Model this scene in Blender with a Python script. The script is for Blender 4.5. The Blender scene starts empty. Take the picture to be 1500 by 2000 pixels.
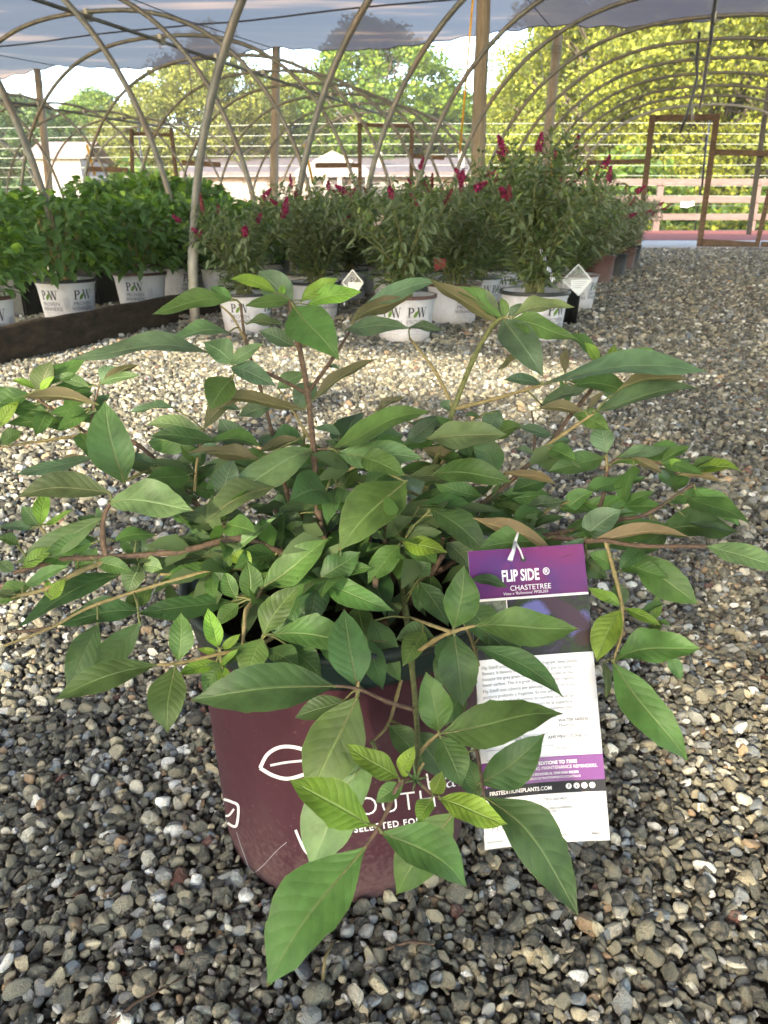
import bpy, math, random
import numpy as np
from mathutils import Vector, Matrix, Euler
from math import sin, cos, pi, radians, sqrt, atan2

scene = bpy.context.scene
COL = scene.collection

# ------------------------------------------------------------------ camera
PITCH = radians(21.2)
CAM = Vector((0.0, 0.0, 0.50))
FW = Vector((0, cos(PITCH), -sin(PITCH)))
UPV = Vector((0, sin(PITCH), cos(PITCH)))
cam_data = bpy.data.cameras.new('camera')
cam_data.sensor_fit = 'VERTICAL'
cam_data.sensor_height = 36.0
cam_data.lens = 27.0
cam_data.clip_start = 0.02
cam_data.clip_end = 800
cam = bpy.data.objects.new('camera', cam_data)
cam.location = CAM
cam.rotation_euler = (pi / 2 - PITCH, 0, 0)
COL.objects.link(cam)
scene.camera = cam
cam_data.dof.use_dof = True
cam_data.dof.focus_distance = 0.62
cam_data.dof.aperture_fstop = 22.0

# ------------------------------------------------------------------ light
SUN_EL = radians(21.0)
SUN_AZ = atan2(-0.42, -0.86)          # behind the camera, to the left
SUNV = Vector((sin(SUN_AZ) * cos(SUN_EL), cos(SUN_AZ) * cos(SUN_EL), sin(SUN_EL)))
world = bpy.data.worlds.new('World')
scene.world = world
world.use_nodes = True
wn = world.node_tree
wn.nodes.clear()
wo = wn.nodes.new('ShaderNodeOutputWorld')
wb = wn.nodes.new('ShaderNodeBackground')
ws = wn.nodes.new('ShaderNodeTexSky')
ws.sky_type = 'NISHITA'
ws.sun_disc = False
ws.sun_elevation = SUN_EL
ws.sun_rotation = SUN_AZ
ws.air_density = 1.0
ws.dust_density = 1.2
ws.ozone_density = 1.2
wb.inputs['Strength'].default_value = 0.15
wn.links.new(ws.outputs[0], wb.inputs[0])
wn.links.new(wb.outputs[0], wo.inputs[0])
sun_data = bpy.data.lights.new('sun', 'SUN')
sun_data.energy = 1.6
sun_data.angle = radians(0.6)
sun_data.color = (1.0, 0.87, 0.66)
sun = bpy.data.objects.new('sun', sun_data)
sun.rotation_euler = SUNV.to_track_quat('Z', 'Y').to_euler()
sun.location = SUNV * 30
COL.objects.link(sun)
scene.view_settings.view_transform = 'Standard'
scene.view_settings.look = 'None'
scene.view_settings.exposure = 3.2
scene.view_settings.gamma = 1.0
scene.view_settings.use_curve_mapping = False
scene.render.engine = 'CYCLES'
scene.cycles.use_denoising = True
scene.cycles.max_bounces = 7
scene.cycles.diffuse_bounces = 3
scene.cycles.transparent_max_bounces = 16
scene.cycles.sample_clamp_indirect = 6.0

# ------------------------------------------------------------------ helpers
def ray(px, py):
    return FW + Vector((1, 0, 0)) * ((px - 750) / 1500.0) + UPV * ((1000 - py) / 1500.0)
def at(px, py, depth):
    return CAM + ray(px, py) * depth
def on_z(px, py, z=0.0):
    r = ray(px, py)
    return CAM + r * ((z - CAM.z) / r.z)
def on_y(px, py, y):
    r = ray(px, py)
    return CAM + r * (y / r.y)
def on_plane(px, py, p, n):
    r = ray(px, py)
    return CAM + r * ((p - CAM).dot(n) / r.dot(n))

def tag(o, label=None, cat=None, group=None, kind=None):
    if label: o['label'] = label
    if cat: o['category'] = cat
    if group: o['group'] = group
    if kind: o['kind'] = kind
    return o
def empty(name, loc=(0, 0, 0), rz=0.0, label=None, cat=None, group=None, sc=1.0):
    o = bpy.data.objects.new(name, None)
    o.empty_display_size = 0.1
    o.location = loc
    o.rotation_euler = (0, 0, rz)
    o.scale = (sc, sc, sc)
    COL.objects.link(o)
    return tag(o, label, cat, group)
def copy_tree(o, parent=None):
    c = o.copy()
    COL.objects.link(c)
    c.parent = parent
    for ch in KIDS.get(o.name, []):
        copy_kid(ch, c)
    return c
KIDS = {}
def copy_kid(o, parent):
    c = o.copy()
    COL.objects.link(c)
    c.parent = parent
    for ch in KIDS.get(o.name, []):
        copy_kid(ch, c)

class MB:
    def __init__(self):
        self.v = []; self.f = []; self.m = []; self.uv = []; self.n = 0
        self.has_uv = False
    def vert(self, p, uv=(0.0, 0.0)):
        self.v.append((p[0], p[1], p[2])); self.uv.append(uv)
        self.n += 1
        return self.n - 1
    def face(self, idx, m=0):
        self.f.append(tuple(idx)); self.m.append(m)
    def quad(self, a, b, c, d, m=0):
        i = [self.vert(p) for p in (a, b, c, d)]
        self.face(i, m)
    def box(self, c, s, rot=None, m=0):
        hx, hy, hz = s[0] / 2, s[1] / 2, s[2] / 2
        c = Vector(c)
        ids = []
        for x, y, z in ((-1, -1, -1), (1, -1, -1), (1, 1, -1), (-1, 1, -1), (-1, -1, 1), (1, -1, 1), (1, 1, 1), (-1, 1, 1)):
            p = Vector((x * hx, y * hy, z * hz))
            if rot is not None: p = rot @ p
            ids.append(self.vert(c + p))
        for f in ((0, 3, 2, 1), (4, 5, 6, 7), (0, 1, 5, 4), (1, 2, 6, 5), (2, 3, 7, 6), (3, 0, 4, 7)):
            self.face([ids[k] for k in f], m)
    def bar(self, a, b, w, h, m=0):
        a = Vector(a); b = Vector(b)
        d = b - a
        L = d.length
        x = d.normalized()
        up = Vector((0, 0, 1)) if abs(x.z) < 0.95 else Vector((0, 1, 0))
        y = up.cross(x).normalized(); z = x.cross(y)
        R = Matrix((x, y, z)).transposed()
        self.box((a + b) / 2, (L, w, h), R, m)
    def tube(self, pts, r, n=8, m=0, cap=True):
        pts = [Vector(p) for p in pts]
        if not hasattr(r, '__len__'): r = [r] * len(pts)
        rings = []
        prev = None
        for i, p in enumerate(pts):
            d = (pts[min(i + 1, len(pts) - 1)] - pts[max(i - 1, 0)])
            if d.length < 1e-9: d = Vector((0, 0, 1))
            d.normalize()
            if prev is None:
                a = Vector((0, 0, 1)) if abs(d.z) < 0.9 else Vector((1, 0, 0))
                u = d.cross(a).normalized()
            else:
                u = (prev - d * prev.dot(d)).normalized()
            prev = u
            w = d.cross(u)
            rings.append([self.vert(p + (u * cos(2 * pi * k / n) + w * sin(2 * pi * k / n)) * r[i], (k / n, i / max(1, len(pts) - 1))) for k in range(n)])
        for i in range(len(pts) - 1):
            A, B = rings[i], rings[i + 1]
            for k in range(n):
                self.face((A[k], A[(k + 1) % n], B[(k + 1) % n], B[k]), m)
        if cap:
            self.face(rings[0][::-1], m); self.face(rings[-1], m)
    def lathe(self, prof, n=48, m=0, c=(0, 0, 0), closed=False):
        rings = []
        for (r, z) in prof:
            rings.append([self.vert((c[0] + r * cos(2 * pi * k / n), c[1] + r * sin(2 * pi * k / n), c[2] + z), (k / n, z)) for k in range(n)])
        for i in range(len(prof) - 1):
            A, B = rings[i], rings[i + 1]
            for k in range(n):
                self.face((A[k], A[(k + 1) % n], B[(k + 1) % n], B[k]), m)
        return rings
    def mesh(self, name, mats, smooth=False):
        me = bpy.data.meshes.new(name)
        me.from_pydata(self.v, [], self.f)
        if not isinstance(mats, (list, tuple)): mats = [mats]
        for mt in mats: me.materials.append(mt)
        if len(mats) > 1: me.polygons.foreach_set('material_index', self.m)
        uvl = me.uv_layers.new(name='UVMap')
        li = np.empty(len(me.loops), dtype=np.int32)
        me.loops.foreach_get('vertex_index', li)
        uva = np.array(self.uv, dtype=np.float32)[li]
        uvl.data.foreach_set('uv', uva.ravel())
        if smooth: me.polygons.foreach_set('use_smooth', [True] * len(me.polygons))
        me.update()
        return me
    def build(self, name, mats, parent=None, smooth=False):
        return link(name, self.mesh(name, mats, smooth), parent)
def link(name, me, parent=None):
    o = bpy.data.objects.new(name, me)
    COL.objects.link(o)
    if parent is not None:
        o.parent = parent
        KIDS.setdefault(parent.name, []).append(o)
    return o

# ------------------------------------------------------------------ materials
def mat(name, base=(0.5, 0.5, 0.5), rough=0.7, spec=0.4):
    m = bpy.data.materials.new(name)
    m.use_nodes = True
    nt = m.node_tree
    b = nt.nodes['Principled BSDF']
    b.inputs['Base Color'].default_value = (*base, 1)
    b.inputs['Roughness'].default_value = rough
    b.inputs['Specular IOR Level'].default_value = spec
    return m, nt, b
def N(nt, t, **kw):
    n = nt.nodes.new(t)
    for k, v in kw.items():
        setattr(n, k, v)
    return n
def ramp(nt, fac, stops, interp='LINEAR'):
    r = N(nt, 'ShaderNodeValToRGB')
    r.color_ramp.interpolation = interp
    el = r.color_ramp.elements
    while len(el) < len(stops): el.new(0.5)
    for e, (p, c) in zip(el, stops):
        e.position = p
        e.color = (*c, 1) if len(c) == 3 else c
    nt.links.new(fac, r.inputs[0])
    return r.outputs[0]
def noise(nt, scale, detail=4, rough=0.55, vec=None, dist=0.0):
    n = N(nt, 'ShaderNodeTexNoise')
    n.inputs['Scale'].default_value = scale
    n.inputs['Detail'].default_value = detail
    n.inputs['Roughness'].default_value = rough
    n.inputs['Distortion'].default_value = dist
    if vec is not None: nt.links.new(vec, n.inputs['Vector'])
    return n.outputs['Fac']
def objco(nt, scale=(1, 1, 1), world_=False):
    if world_:
        g = N(nt, 'ShaderNodeNewGeometry'); o = g.outputs['Position']
    else:
        t = N(nt, 'ShaderNodeTexCoord'); o = t.outputs['Object']
    mp = N(nt, 'ShaderNodeMapping')
    mp.inputs['Scale'].default_value = scale
    nt.links.new(o, mp.inputs[0])
    return mp.outputs[0]
def bump(nt, b, h, strength=0.3, dist=0.01):
    n = N(nt, 'ShaderNodeBump')
    n.inputs['Strength'].default_value = strength
    n.inputs['Distance'].default_value = dist
    nt.links.new(h, n.inputs['Height'])
    nt.links.new(n.outputs[0], b.inputs['Normal'])
    return n
def math_(nt, op, a, b=None, c=None):
    n = N(nt, 'ShaderNodeMath', operation=op)
    for i, x in enumerate((a, b, c)):
        if x is None: continue
        if isinstance(x, (int, float)): n.inputs[i].default_value = x
        else: nt.links.new(x, n.inputs[i])
    return n.outputs[0]
def mixc(nt, fac, a, b):
    n = N(nt, 'ShaderNodeMix', data_type='RGBA')
    if isinstance(fac, (int, float)): n.inputs[0].default_value = fac
    else: nt.links.new(fac, n.inputs[0])
    for i, x in ((6, a), (7, b)):
        if isinstance(x, tuple): n.inputs[i].default_value = (*x, 1)
        else: nt.links.new(x, n.inputs[i])
    return n.outputs[2]

def plain(name, c, rough=0.6, spec=0.4, var=0.15, scale=30, metal=0.0, bmp=0.0, world_=False, stretch=(1, 1, 1)):
    m, nt, b = mat(name, c, rough, spec)
    co = objco(nt, stretch, world_)
    f = noise(nt, scale, 5, 0.6, co)
    lo = tuple(x * (1 - var) for x in c); hi = tuple(min(1, x * (1 + var)) for x in c)
    nt.links.new(ramp(nt, f, [(0.3, lo), (0.7, hi)]), b.inputs['Base Color'])
    b.inputs['Metallic'].default_value = metal
    if bmp: bump(nt, b, f, bmp, 0.004)
    return m

def foliage(name, top, young, under, trans=0.35, rough=0.5, hue=0.3):
    """leaf material: colour varies leaf to leaf (random per island), own underside colour"""
    m, nt, b = mat(name, top, rough, 0.35)
    g = N(nt, 'ShaderNodeNewGeometry')
    c1 = ramp(nt, g.outputs['Random Per Island'], [(0.0, tuple(x * (1 - hue) for x in top)), (0.55, top), (1.0, young)])
    c2 = mixc(nt, g.outputs['Backfacing'], c1, under)
    nt.links.new(c2, b.inputs['Base Color'])
    t = N(nt, 'ShaderNodeBsdfTranslucent')
    hs = N(nt, 'ShaderNodeHueSaturation')
    hs.inputs['Saturation'].default_value = 1.1
    hs.inputs['Value'].default_value = 1.5
    nt.links.new(c1, hs.inputs['Color'])
    nt.links.new(hs.outputs[0], t.inputs['Color'])
    mx = N(nt, 'ShaderNodeMixShader')
    mx.inputs[0].default_value = trans
    nt.links.new(b.outputs[0], mx.inputs[1]); nt.links.new(t.outputs[0], mx.inputs[2])
    nt.links.new(mx.outputs[0], nt.nodes['Material Output'].inputs[0])
    return m

def big_leaf(name, top, vein, under, trans=0.28, rough=0.52, pucker=0.5):
    """leaf with UV: u along the midrib 0..1, v across 0..1 (0.5 = midrib)"""
    m, nt, b = mat(name, top, rough, 0.45)
    uv = N(nt, 'ShaderNodeUVMap')
    sx = N(nt, 'ShaderNodeSeparateXYZ')
    nt.links.new(uv.outputs[0], sx.inputs[0])
    u, v = sx.outputs[0], sx.outputs[1]
    av = math_(nt, 'ABSOLUTE', math_(nt, 'SUBTRACT', v, 0.5))          # 0..0.5
    mid = math_(nt, 'LESS_THAN', av, 0.016)
    midsoft = math_(nt, 'SUBTRACT', 1.0, math_(nt, 'MULTIPLY', av, 22.0)); midsoft = math_(nt, 'MAXIMUM', midsoft, 0.0)
    ph = math_(nt, 'SUBTRACT', u, math_(nt, 'MULTIPLY', math_(nt, 'POWER', av, 1.15), 0.42))
    wob = noise(nt, 6, 2, 0.5, uv.outputs[0])
    ph = math_(nt, 'ADD', ph, math_(nt, 'MULTIPLY', wob, 0.03))
    s = math_(nt, 'ABSOLUTE', math_(nt, 'SINE', math_(nt, 'MULTIPLY', ph, 9.5 * pi)))
    lat = math_(nt, 'MAXIMUM', math_(nt, 'SUBTRACT', 1.0, math_(nt, 'MULTIPLY', s, 11.0)), 0.0)
    lat = math_(nt, 'MULTIPLY', lat, 0.36)
    vm = math_(nt, 'MAXIMUM', math_(nt, 'MAXIMUM', mid, math_(nt, 'MULTIPLY', midsoft, 0.55)), lat)
    co = objco(nt, (1, 1, 1), True)
    mott = noise(nt, 55, 4, 0.6, co)
    fine = noise(nt, 700, 3, 0.6, co)
    tdark = tuple(x * 0.62 for x in top); tl = tuple(min(1, x * 1.35) for x in top)
    c1 = ramp(nt, mott, [(0.3, tdark), (0.52, top), (0.72, tl)])
    oi = N(nt, 'ShaderNodeObjectInfo')
    hs = N(nt, 'ShaderNodeHueSaturation')
    nt.links.new(c1, hs.inputs['Color'])
    nt.links.new(math_(nt, 'ADD', 0.482, math_(nt, 'MULTIPLY', oi.outputs['Random'], 0.034)), hs.inputs['Hue'])
    nt.links.new(math_(nt, 'ADD', 0.72, math_(nt, 'MULTIPLY', math_(nt, 'FRACT', math_(nt, 'MULTIPLY', oi.outputs['Random'], 7.31)), 0.6)), hs.inputs['Value'])
    c1 = hs.outputs[0]
    c2 = mixc(nt, vm, c1, vein)
    # browned margin flecks and spots
    sp = noise(nt, 38, 3, 0.5, co)
    spots = math_(nt, 'GREATER_THAN', sp, 0.755)
    c2 = mixc(nt, math_(nt, 'MULTIPLY', spots, 0.6), c2, (0.16, 0.10, 0.035))
    tip = math_(nt, 'GREATER_THAN', math_(nt, 'ADD', u, math_(nt, 'MULTIPLY', mott, 0.10)), 1.028)
    c2 = mixc(nt, math_(nt, 'MULTIPLY', tip, 0.8), c2, (0.13, 0.075, 0.03))
    edge = math_(nt, 'GREATER_THAN', av, 0.487)
    c2 = mixc(nt, math_(nt, 'MULTIPLY', edge, 0.45), c2, vein)
    g = N(nt, 'ShaderNodeNewGeometry')
    un2 = mixc(nt, vm, mixc(nt, mott, tuple(x * 0.7 for x in under), under), tuple(min(1, x * 1.5) for x in under))
    c3 = mixc(nt, g.outputs['Backfacing'], c2, un2)
    nt.links.new(c3, b.inputs['Base Color'])
    nt.links.new(ramp(nt, g.outputs['Backfacing'], [(0, (rough,) * 3), (1, (0.8,) * 3)]), b.inputs['Roughness'])
    puck = math_(nt, 'MULTIPLY', s, 0.4)
    hgt = math_(nt, 'ADD', puck, math_(nt, 'ADD', math_(nt, 'MULTIPLY', midsoft, -0.8), math_(nt, 'MULTIPLY', fine, 0.25)))
    bump(nt, b, hgt, pucker, 0.0008)
    t = N(nt, 'ShaderNodeBsdfTranslucent')
    nt.links.new(mixc(nt, 0.5, c1, (0.16, 0.30, 0.02)), t.inputs['Color'])
    mx = N(nt, 'ShaderNodeMixShader')
    mx.inputs[0].default_value = trans
    nt.links.new(b.outputs[0], mx.inputs[1]); nt.links.new(t.outputs[0], mx.inputs[2])
    nt.links.new(mx.outputs[0], nt.nodes['Material Output'].inputs[0])
    return m

M = {}
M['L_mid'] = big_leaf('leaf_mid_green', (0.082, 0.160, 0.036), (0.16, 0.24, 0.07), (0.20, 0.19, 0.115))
M['L_dark'] = big_leaf('leaf_dark_green', (0.056, 0.115, 0.034), (0.11, 0.17, 0.055), (0.17, 0.15, 0.10))  # darker copy of the green, partly leaf shade put into the colour
M['L_blue'] = big_leaf('leaf_blue_green', (0.090, 0.150, 0.072), (0.14, 0.20, 0.10), (0.19, 0.165, 0.10), trans=0.15, rough=0.5)  # bluish cast puts the sky's reflection into the leaf colour
M['L_young'] = big_leaf('leaf_young_green', (0.18, 0.31, 0.035), (0.30, 0.42, 0.12), (0.28, 0.30, 0.12), trans=0.35, pucker=0.8)
M['L_pale'] = big_leaf('leaf_pale_green', (0.125, 0.205, 0.075), (0.22, 0.32, 0.14), (0.24, 0.22, 0.13), trans=0.2)
M['L_olive'] = big_leaf('leaf_olive', (0.105, 0.145, 0.055), (0.24, 0.24, 0.10), (0.21, 0.175, 0.10))
M['L_tan'] = big_leaf('leaf_tan_underside', (0.36, 0.29, 0.13), (0.46, 0.40, 0.20), (0.30, 0.22, 0.13))

def bark(name, c1, c2, sc=(6, 6, 1.2), s=5, b_=0.6):
    m, nt, b = mat(name, c1, 0.85, 0.2)
    co = objco(nt, sc)
    f = noise(nt, s, 6, 0.65, co, 0.4)
    nt.links.new(ramp(nt, f, [(0.3, c1), (0.55, tuple((x + y) / 2 for x, y in zip(c1, c2))), (0.72, c2)]), b.inputs['Base Color'])
    bump(nt, b, f, b_, 0.01)
    return m
M['stem_brown'] = bark('stem_brown', (0.075, 0.05, 0.038), (0.19, 0.13, 0.085), (60, 60, 60), 4, 0.3)
M['stem_tan'] = bark('stem_tan', (0.20, 0.16, 0.07), (0.36, 0.29, 0.14), (60, 60, 60), 4, 0.3)
M['stem_green'] = bark('stem_green', (0.10, 0.12, 0.045), (0.22, 0.22, 0.09), (60, 60, 60), 4, 0.3)
M['bark'] = bark('tree_bark', (0.06, 0.05, 0.04), (0.2, 0.16, 0.12), (2, 2, 0.5), 3)
M['pole_wood'] = bark('round_post_wood', (0.17, 0.14, 0.10), (0.34, 0.285, 0.21), (8, 8, 0.6), 5, 0.5)
M['frame_wood'] = bark('stained_frame_wood', (0.065, 0.043, 0.028), (0.165, 0.11, 0.07), (3, 14, 14), 3, 0.4)
M['old_board'] = bark('weathered_board', (0.014, 0.012, 0.010), (0.07, 0.048, 0.03), (1.2, 4, 9), 3.5, 0.6)
M['soil'] = plain('potting_soil', (0.022, 0.016, 0.011), 0.95, 0.1, 0.5, 160, bmp=0.9)

def steel(name, c):
    m, nt, b = mat(name, c, 0.42, 0.5)
    b.inputs['Metallic'].default_value = 0.35
    co = objco(nt, (1, 1, 1))
    f = noise(nt, 9, 6, 0.65, co)
    f2 = noise(nt, 2.2, 3, 0.6, co)
    c1 = ramp(nt, f, [(0.3, tuple(x * 0.6 for x in c)), (0.62, c)])
    nt.links.new(mixc(nt, ramp(nt, f2, [(0.52, (0, 0, 0)), (0.72, (0.55, 0.55, 0.55))]), c1, (0.18, 0.11, 0.06)), b.inputs['Base Color'])
    nt.links.new(ramp(nt, f, [(0.3, (0.65,) * 3), (0.7, (0.48,) * 3)]), b.inputs['Roughness'])
    return m
M['steel'] = steel('galvanised_tube', (0.165, 0.16, 0.135))
M['steel_new'] = steel('bright_tube', (0.34, 0.33, 0.28))
M['black_metal'] = plain('black_pipe', (0.025, 0.025, 0.027), 0.45, 0.5, 0.3, 12)
M['wire'] = plain('fence_wire', (0.30, 0.31, 0.25), 0.5, 0.5)
M['yellow'] = plain('yellow_sleeve', (0.70, 0.36, 0.02), 0.5, 0.4)
M['black_plastic'] = plain('black_plastic', (0.012, 0.014, 0.014), 0.45, 0.5, 0.3, 14)
M['ink_black'] = plain('ink_black', (0.03, 0.03, 0.035), 0.6, 0.2)
M['ink_grey'] = plain('ink_grey', (0.19, 0.19, 0.21), 0.6, 0.2)
M['ink_light'] = plain('ink_light_grey', (0.36, 0.36, 0.39), 0.6, 0.2)
M['ink_white'] = plain('ink_white', (0.82, 0.8, 0.8), 0.5, 0.3, 0.05)
M['ink_green'] = plain('ink_green', (0.10, 0.19, 0.03), 0.6, 0.2)
M['white_plastic'] = plain('white_plastic', (0.78, 0.79, 0.78), 0.4, 0.5, 0.05)

# pots
def pot_mat(name, c, dirt, s=8, rough=0.45):
    m, nt, b = mat(name, c, rough, 0.4)
    co = objco(nt, (1, 1, 1))
    f = noise(nt, s, 6, 0.7, co, 0.6)
    f2 = noise(nt, 130, 3, 0.6, objco(nt, (1, 1, 0.25)))
    sp = noise(nt, 240, 2, 0.5, co)
    c1 = mixc(nt, ramp(nt, f, [(0.5, (0, 0, 0)), (0.78, (0.55,) * 3)]), c, dirt)
    c1 = mixc(nt, ramp(nt, f2, [(0.45, (0, 0, 0)), (0.75, (0.28,) * 3)]), c1, tuple(x * 0.6 for x in c))
    c1 = mixc(nt, ramp(nt, sp, [(0.70, (0, 0, 0)), (0.74, (0.7,) * 3)]), c1, dirt)
    nt.links.new(c1, b.inputs['Base Color'])
    nt.links.new(ramp(nt, f, [(0.3, (rough,) * 3), (0.7, (0.75,) * 3)]), b.inputs['Roughness'])
    sz = N(nt, 'ShaderNodeSeparateXYZ'); nt.links.new(objco(nt), sz.inputs[0])
    low = math_(nt, 'MULTIPLY', math_(nt, 'SUBTRACT', 1.0, math_(nt, 'MULTIPLY', sz.outputs[2], 16.0)), 1.0)
    lowm = math_(nt, 'MAXIMUM', math_(nt, 'MINIMUM', math_(nt, 'MULTIPLY', math_(nt, 'ADD', low, math_(nt, 'MULTIPLY', math_(nt, 'SUBTRACT', sp, .5), 3.0)), .6), .75), 0.0)
    nt.links.new(mixc(nt, lowm, c1, dirt), b.inputs['Base Color'])
    bump(nt, b, f2, 0.12, 0.001)
    return m
M['maroon'] = pot_mat('maroon_pot', (0.060, 0.019, 0.029), (0.14, 0.09, 0.085), 7)
M['teal_rim'] = pot_mat('dark_teal_rim', (0.008, 0.022, 0.020), (0.10, 0.08, 0.06), 12, 0.35)
M['white_pot'] = pot_mat('white_pot', (0.56, 0.56, 0.59), (0.30, 0.25, 0.20), 9)
M['brown_pot'] = pot_mat('brown_pot', (0.085, 0.042, 0.035), (0.14, 0.10, 0.08), 9)
M['dark_pot'] = pot_mat('charcoal_pot', (0.022, 0.022, 0.026), (0.09, 0.08, 0.07), 9)

M['hyd'] = foliage('hydrangea_leaf', (0.110, 0.215, 0.038), (0.28, 0.44, 0.07), (0.10, 0.18, 0.06), 0.32, 0.5)
M['bud'] = foliage('butterfly_bush_leaf', (0.092, 0.150, 0.048), (0.24, 0.32, 0.10), (0.13, 0.17, 0.09), 0.2, 0.6)
M['budpale'] = foliage('butterfly_bush_pale_leaf', (0.13, 0.17, 0.085), (0.23, 0.27, 0.15), (0.27, 0.30, 0.20), 0.2, 0.6)
M['magenta'] = foliage('flower_magenta', (0.17, 0.008, 0.048), (0.34, 0.022, 0.11), (0.3, 0.02, 0.10), 0.25, 0.6)
M['faded'] = foliage('flower_faded', (0.12, 0.03, 0.035), (0.26, 0.06, 0.06), (0.16, 0.05, 0.04), 0.1, 0.8)
M['tree_yel'] = foliage('tree_leaf_yellow_green', (0.165, 0.19, 0.020), (0.33, 0.33, 0.038), (0.13, 0.16, 0.04), 0.35, 0.6, 0.36)
M['tree_olive'] = foliage('tree_leaf_olive', (0.135, 0.155, 0.022), (0.25, 0.25, 0.045), (0.12, 0.13, 0.04), 0.35, 0.6, 0.45)
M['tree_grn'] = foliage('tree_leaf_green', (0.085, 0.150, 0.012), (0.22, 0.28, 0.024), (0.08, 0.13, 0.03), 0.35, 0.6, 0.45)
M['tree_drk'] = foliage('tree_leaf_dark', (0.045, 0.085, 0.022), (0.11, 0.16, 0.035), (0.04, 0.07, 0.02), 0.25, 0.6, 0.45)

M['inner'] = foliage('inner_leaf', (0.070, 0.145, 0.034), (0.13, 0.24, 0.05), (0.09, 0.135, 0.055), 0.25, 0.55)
# ================================================================== THE SETTING
def sheet(name, pts, z, material, kind='structure'):
    mb = MB()
    ids = [mb.vert((x, y, z)) for x, y in pts]
    mb.face(ids)
    o = mb.build(name, material)
    o['kind'] = kind
    return o
# gravel bed colour under the loose stones (also carries the look where stones get too small to build)
m, nt, b = mat('gravel_bed', (0.2, 0.18, 0.15), 0.9, 0.2)
co = objco(nt, (1, 1, 1), True)
vo = N(nt, 'ShaderNodeTexVoronoi'); vo.inputs['Scale'].default_value = 75
nt.links.new(co, vo.inputs['Vector'])
hsv = N(nt, 'ShaderNodeSeparateColor'); nt.links.new(vo.outputs['Color'], hsv.inputs[0])
stone = ramp(nt, hsv.outputs[0], [(0.0, (0.04, 0.038, 0.034)), (0.35, (0.14, 0.125, 0.10)), (0.6, (0.27, 0.235, 0.18)), (0.85, (0.42, 0.36, 0.28)), (1.0, (0.62, 0.58, 0.52))])
big = noise(nt, 0.9, 4, 0.6, co)
stone = mixc(nt, ramp(nt, big, [(0.35, (0.45,) * 3), (0.65, (0, 0, 0))]), stone, (0.12, 0.105, 0.075))
nt.links.new(stone, b.inputs['Base Color'])
dd = math_(nt, 'SUBTRACT', 1.0, vo.outputs['Distance'])
bump(nt, b, dd, 1.0, 0.012)
M['gravel_bed'] = m
M['gravel_soil'] = plain('gravel_shadow_soil', (0.05, 0.045, 0.038), 0.95, 0.1, 0.5, 90, bmp=0.6, world_=True)
sheet('ground', [(-300, -60), (300, -60), (300, 400), (-300, 400)], -0.012, plain('meadow_ground', (0.075, 0.10, 0.035), 0.95, 0.1, 0.4, 0.8, world_=True))
sheet('gravel_yard', [(-22, -14), (22, -14), (22, 30.0), (-22, 30.0)], -0.006, M['gravel_bed'])
# pale concrete strip and red mulch bed beyond the right hand house
def oblique(y0, y1, x0, x1):      # strips run parallel to the far fence
    return [(x0, y0), (x1, y0), (x1, y1), (x0, y1)]
sheet('concrete_path', oblique(12.6, 16.6, -1.0, 24), -0.002, plain('pale_concrete', (0.44, 0.37, 0.31), 0.9, 0.2, 0.2, 3, bmp=0.3, world_=True))
sheet('mulch_bed', oblique(16.6, 26.4, -1.0, 26), 0.002, plain('red_mulch', (0.22, 0.075, 0.058), 0.95, 0.1, 0.35, 9, bmp=0.6, world_=True))
sheet('lawn', oblique(28, 46, -40, 40), -0.002, plain('lawn_grass', (0.10, 0.15, 0.04), 0.95, 0.1, 0.4, 2.5, bmp=0.5, world_=True))

# ------------------------------------------------------------------ hoop houses
HEAD = radians(20.0)
AX = Vector((sin(HEAD), cos(HEAD), 0)); PR = Vector((cos(HEAD), -sin(HEAD), 0))
R_H = 2.10
def hoop_house(name, last, n, spacing, label, clamps=True, frames=None, bright_last=True, board=None):
    root = empty(name, (last[0], last[1], 0), -HEAD, label, 'hoop house')
    # local frame: +Y is the house axis, +X across
    mb = MB(); pts = []
    K = 56
    for k in range(K + 1):
        a = pi * k / K
        pts.append((-R_H * math.copysign(abs(cos(a)) ** 0.78, cos(a)), 0, R_H * sin(a) ** 0.97 if 0 < k < K else -0.02))
    mb.tube(pts, 0.0178, 12)
    sleeve = None
    hoop_me = mb.mesh('hoop', M['steel'], True)
    mb2 = MB(); mb2.tube(pts, 0.0195, 12)
    hoop_bright = mb2.mesh('hoop_bright', M['steel_new'], True)
    cl = MB(); cl.box((0, 0, R_H - 0.02), (0.035, 0.075, 0.085)); cl.tube([(-0.045, 0, R_H - 0.035), (0.045, 0, R_H - 0.035)], 0.009, 6); cl.tube([(0, -0.05, R_H - 0.05), (0, 0.05, R_H - 0.05)], 0.009, 6)
    clm = cl.mesh('clamp', M['steel_new'])
    rnd = random.Random(int(abs(last[0] * 100)))
    for i in range(n):
        o = link('hoop', hoop_bright if (i == 0 and bright_last) else hoop_me, root)
        o.location = (rnd.uniform(-0.015, 0.015), -i * spacing, 0)
        o.rotation_euler = (rnd.uniform(-0.012, 0.012), 0, rnd.uniform(-0.012, 0.012))
        if clamps:
            c = link('clamp', clm, root); c.location = o.location
    mb = MB(); mb.tube([(0, 0.2, R_H - 0.045)] + [(rnd.uniform(-0.01, 0.01), -i * spacing - 0.3, R_H - 0.045 + rnd.uniform(-0.006, 0.006)) for i in range(n)], 0.017, 8)
    mb.build('ridge_pipe', M['black_metal'] if name_dark else M['steel'], root, True)
    return root
name_dark = True
A_END = Vector((4.97, 13.57, 0)); B_END = Vector((-0.04, 14.4, 0)); C_END = Vector((-4.30, 16.3, 0)); D_END = Vector((-8.9, 17.8, 0))
houseA = hoop_house('hoop_house', A_END, 12, 1.03, 'bare hoop house frame over the gravel aisle, with the wooden door frame at its end')
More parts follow.
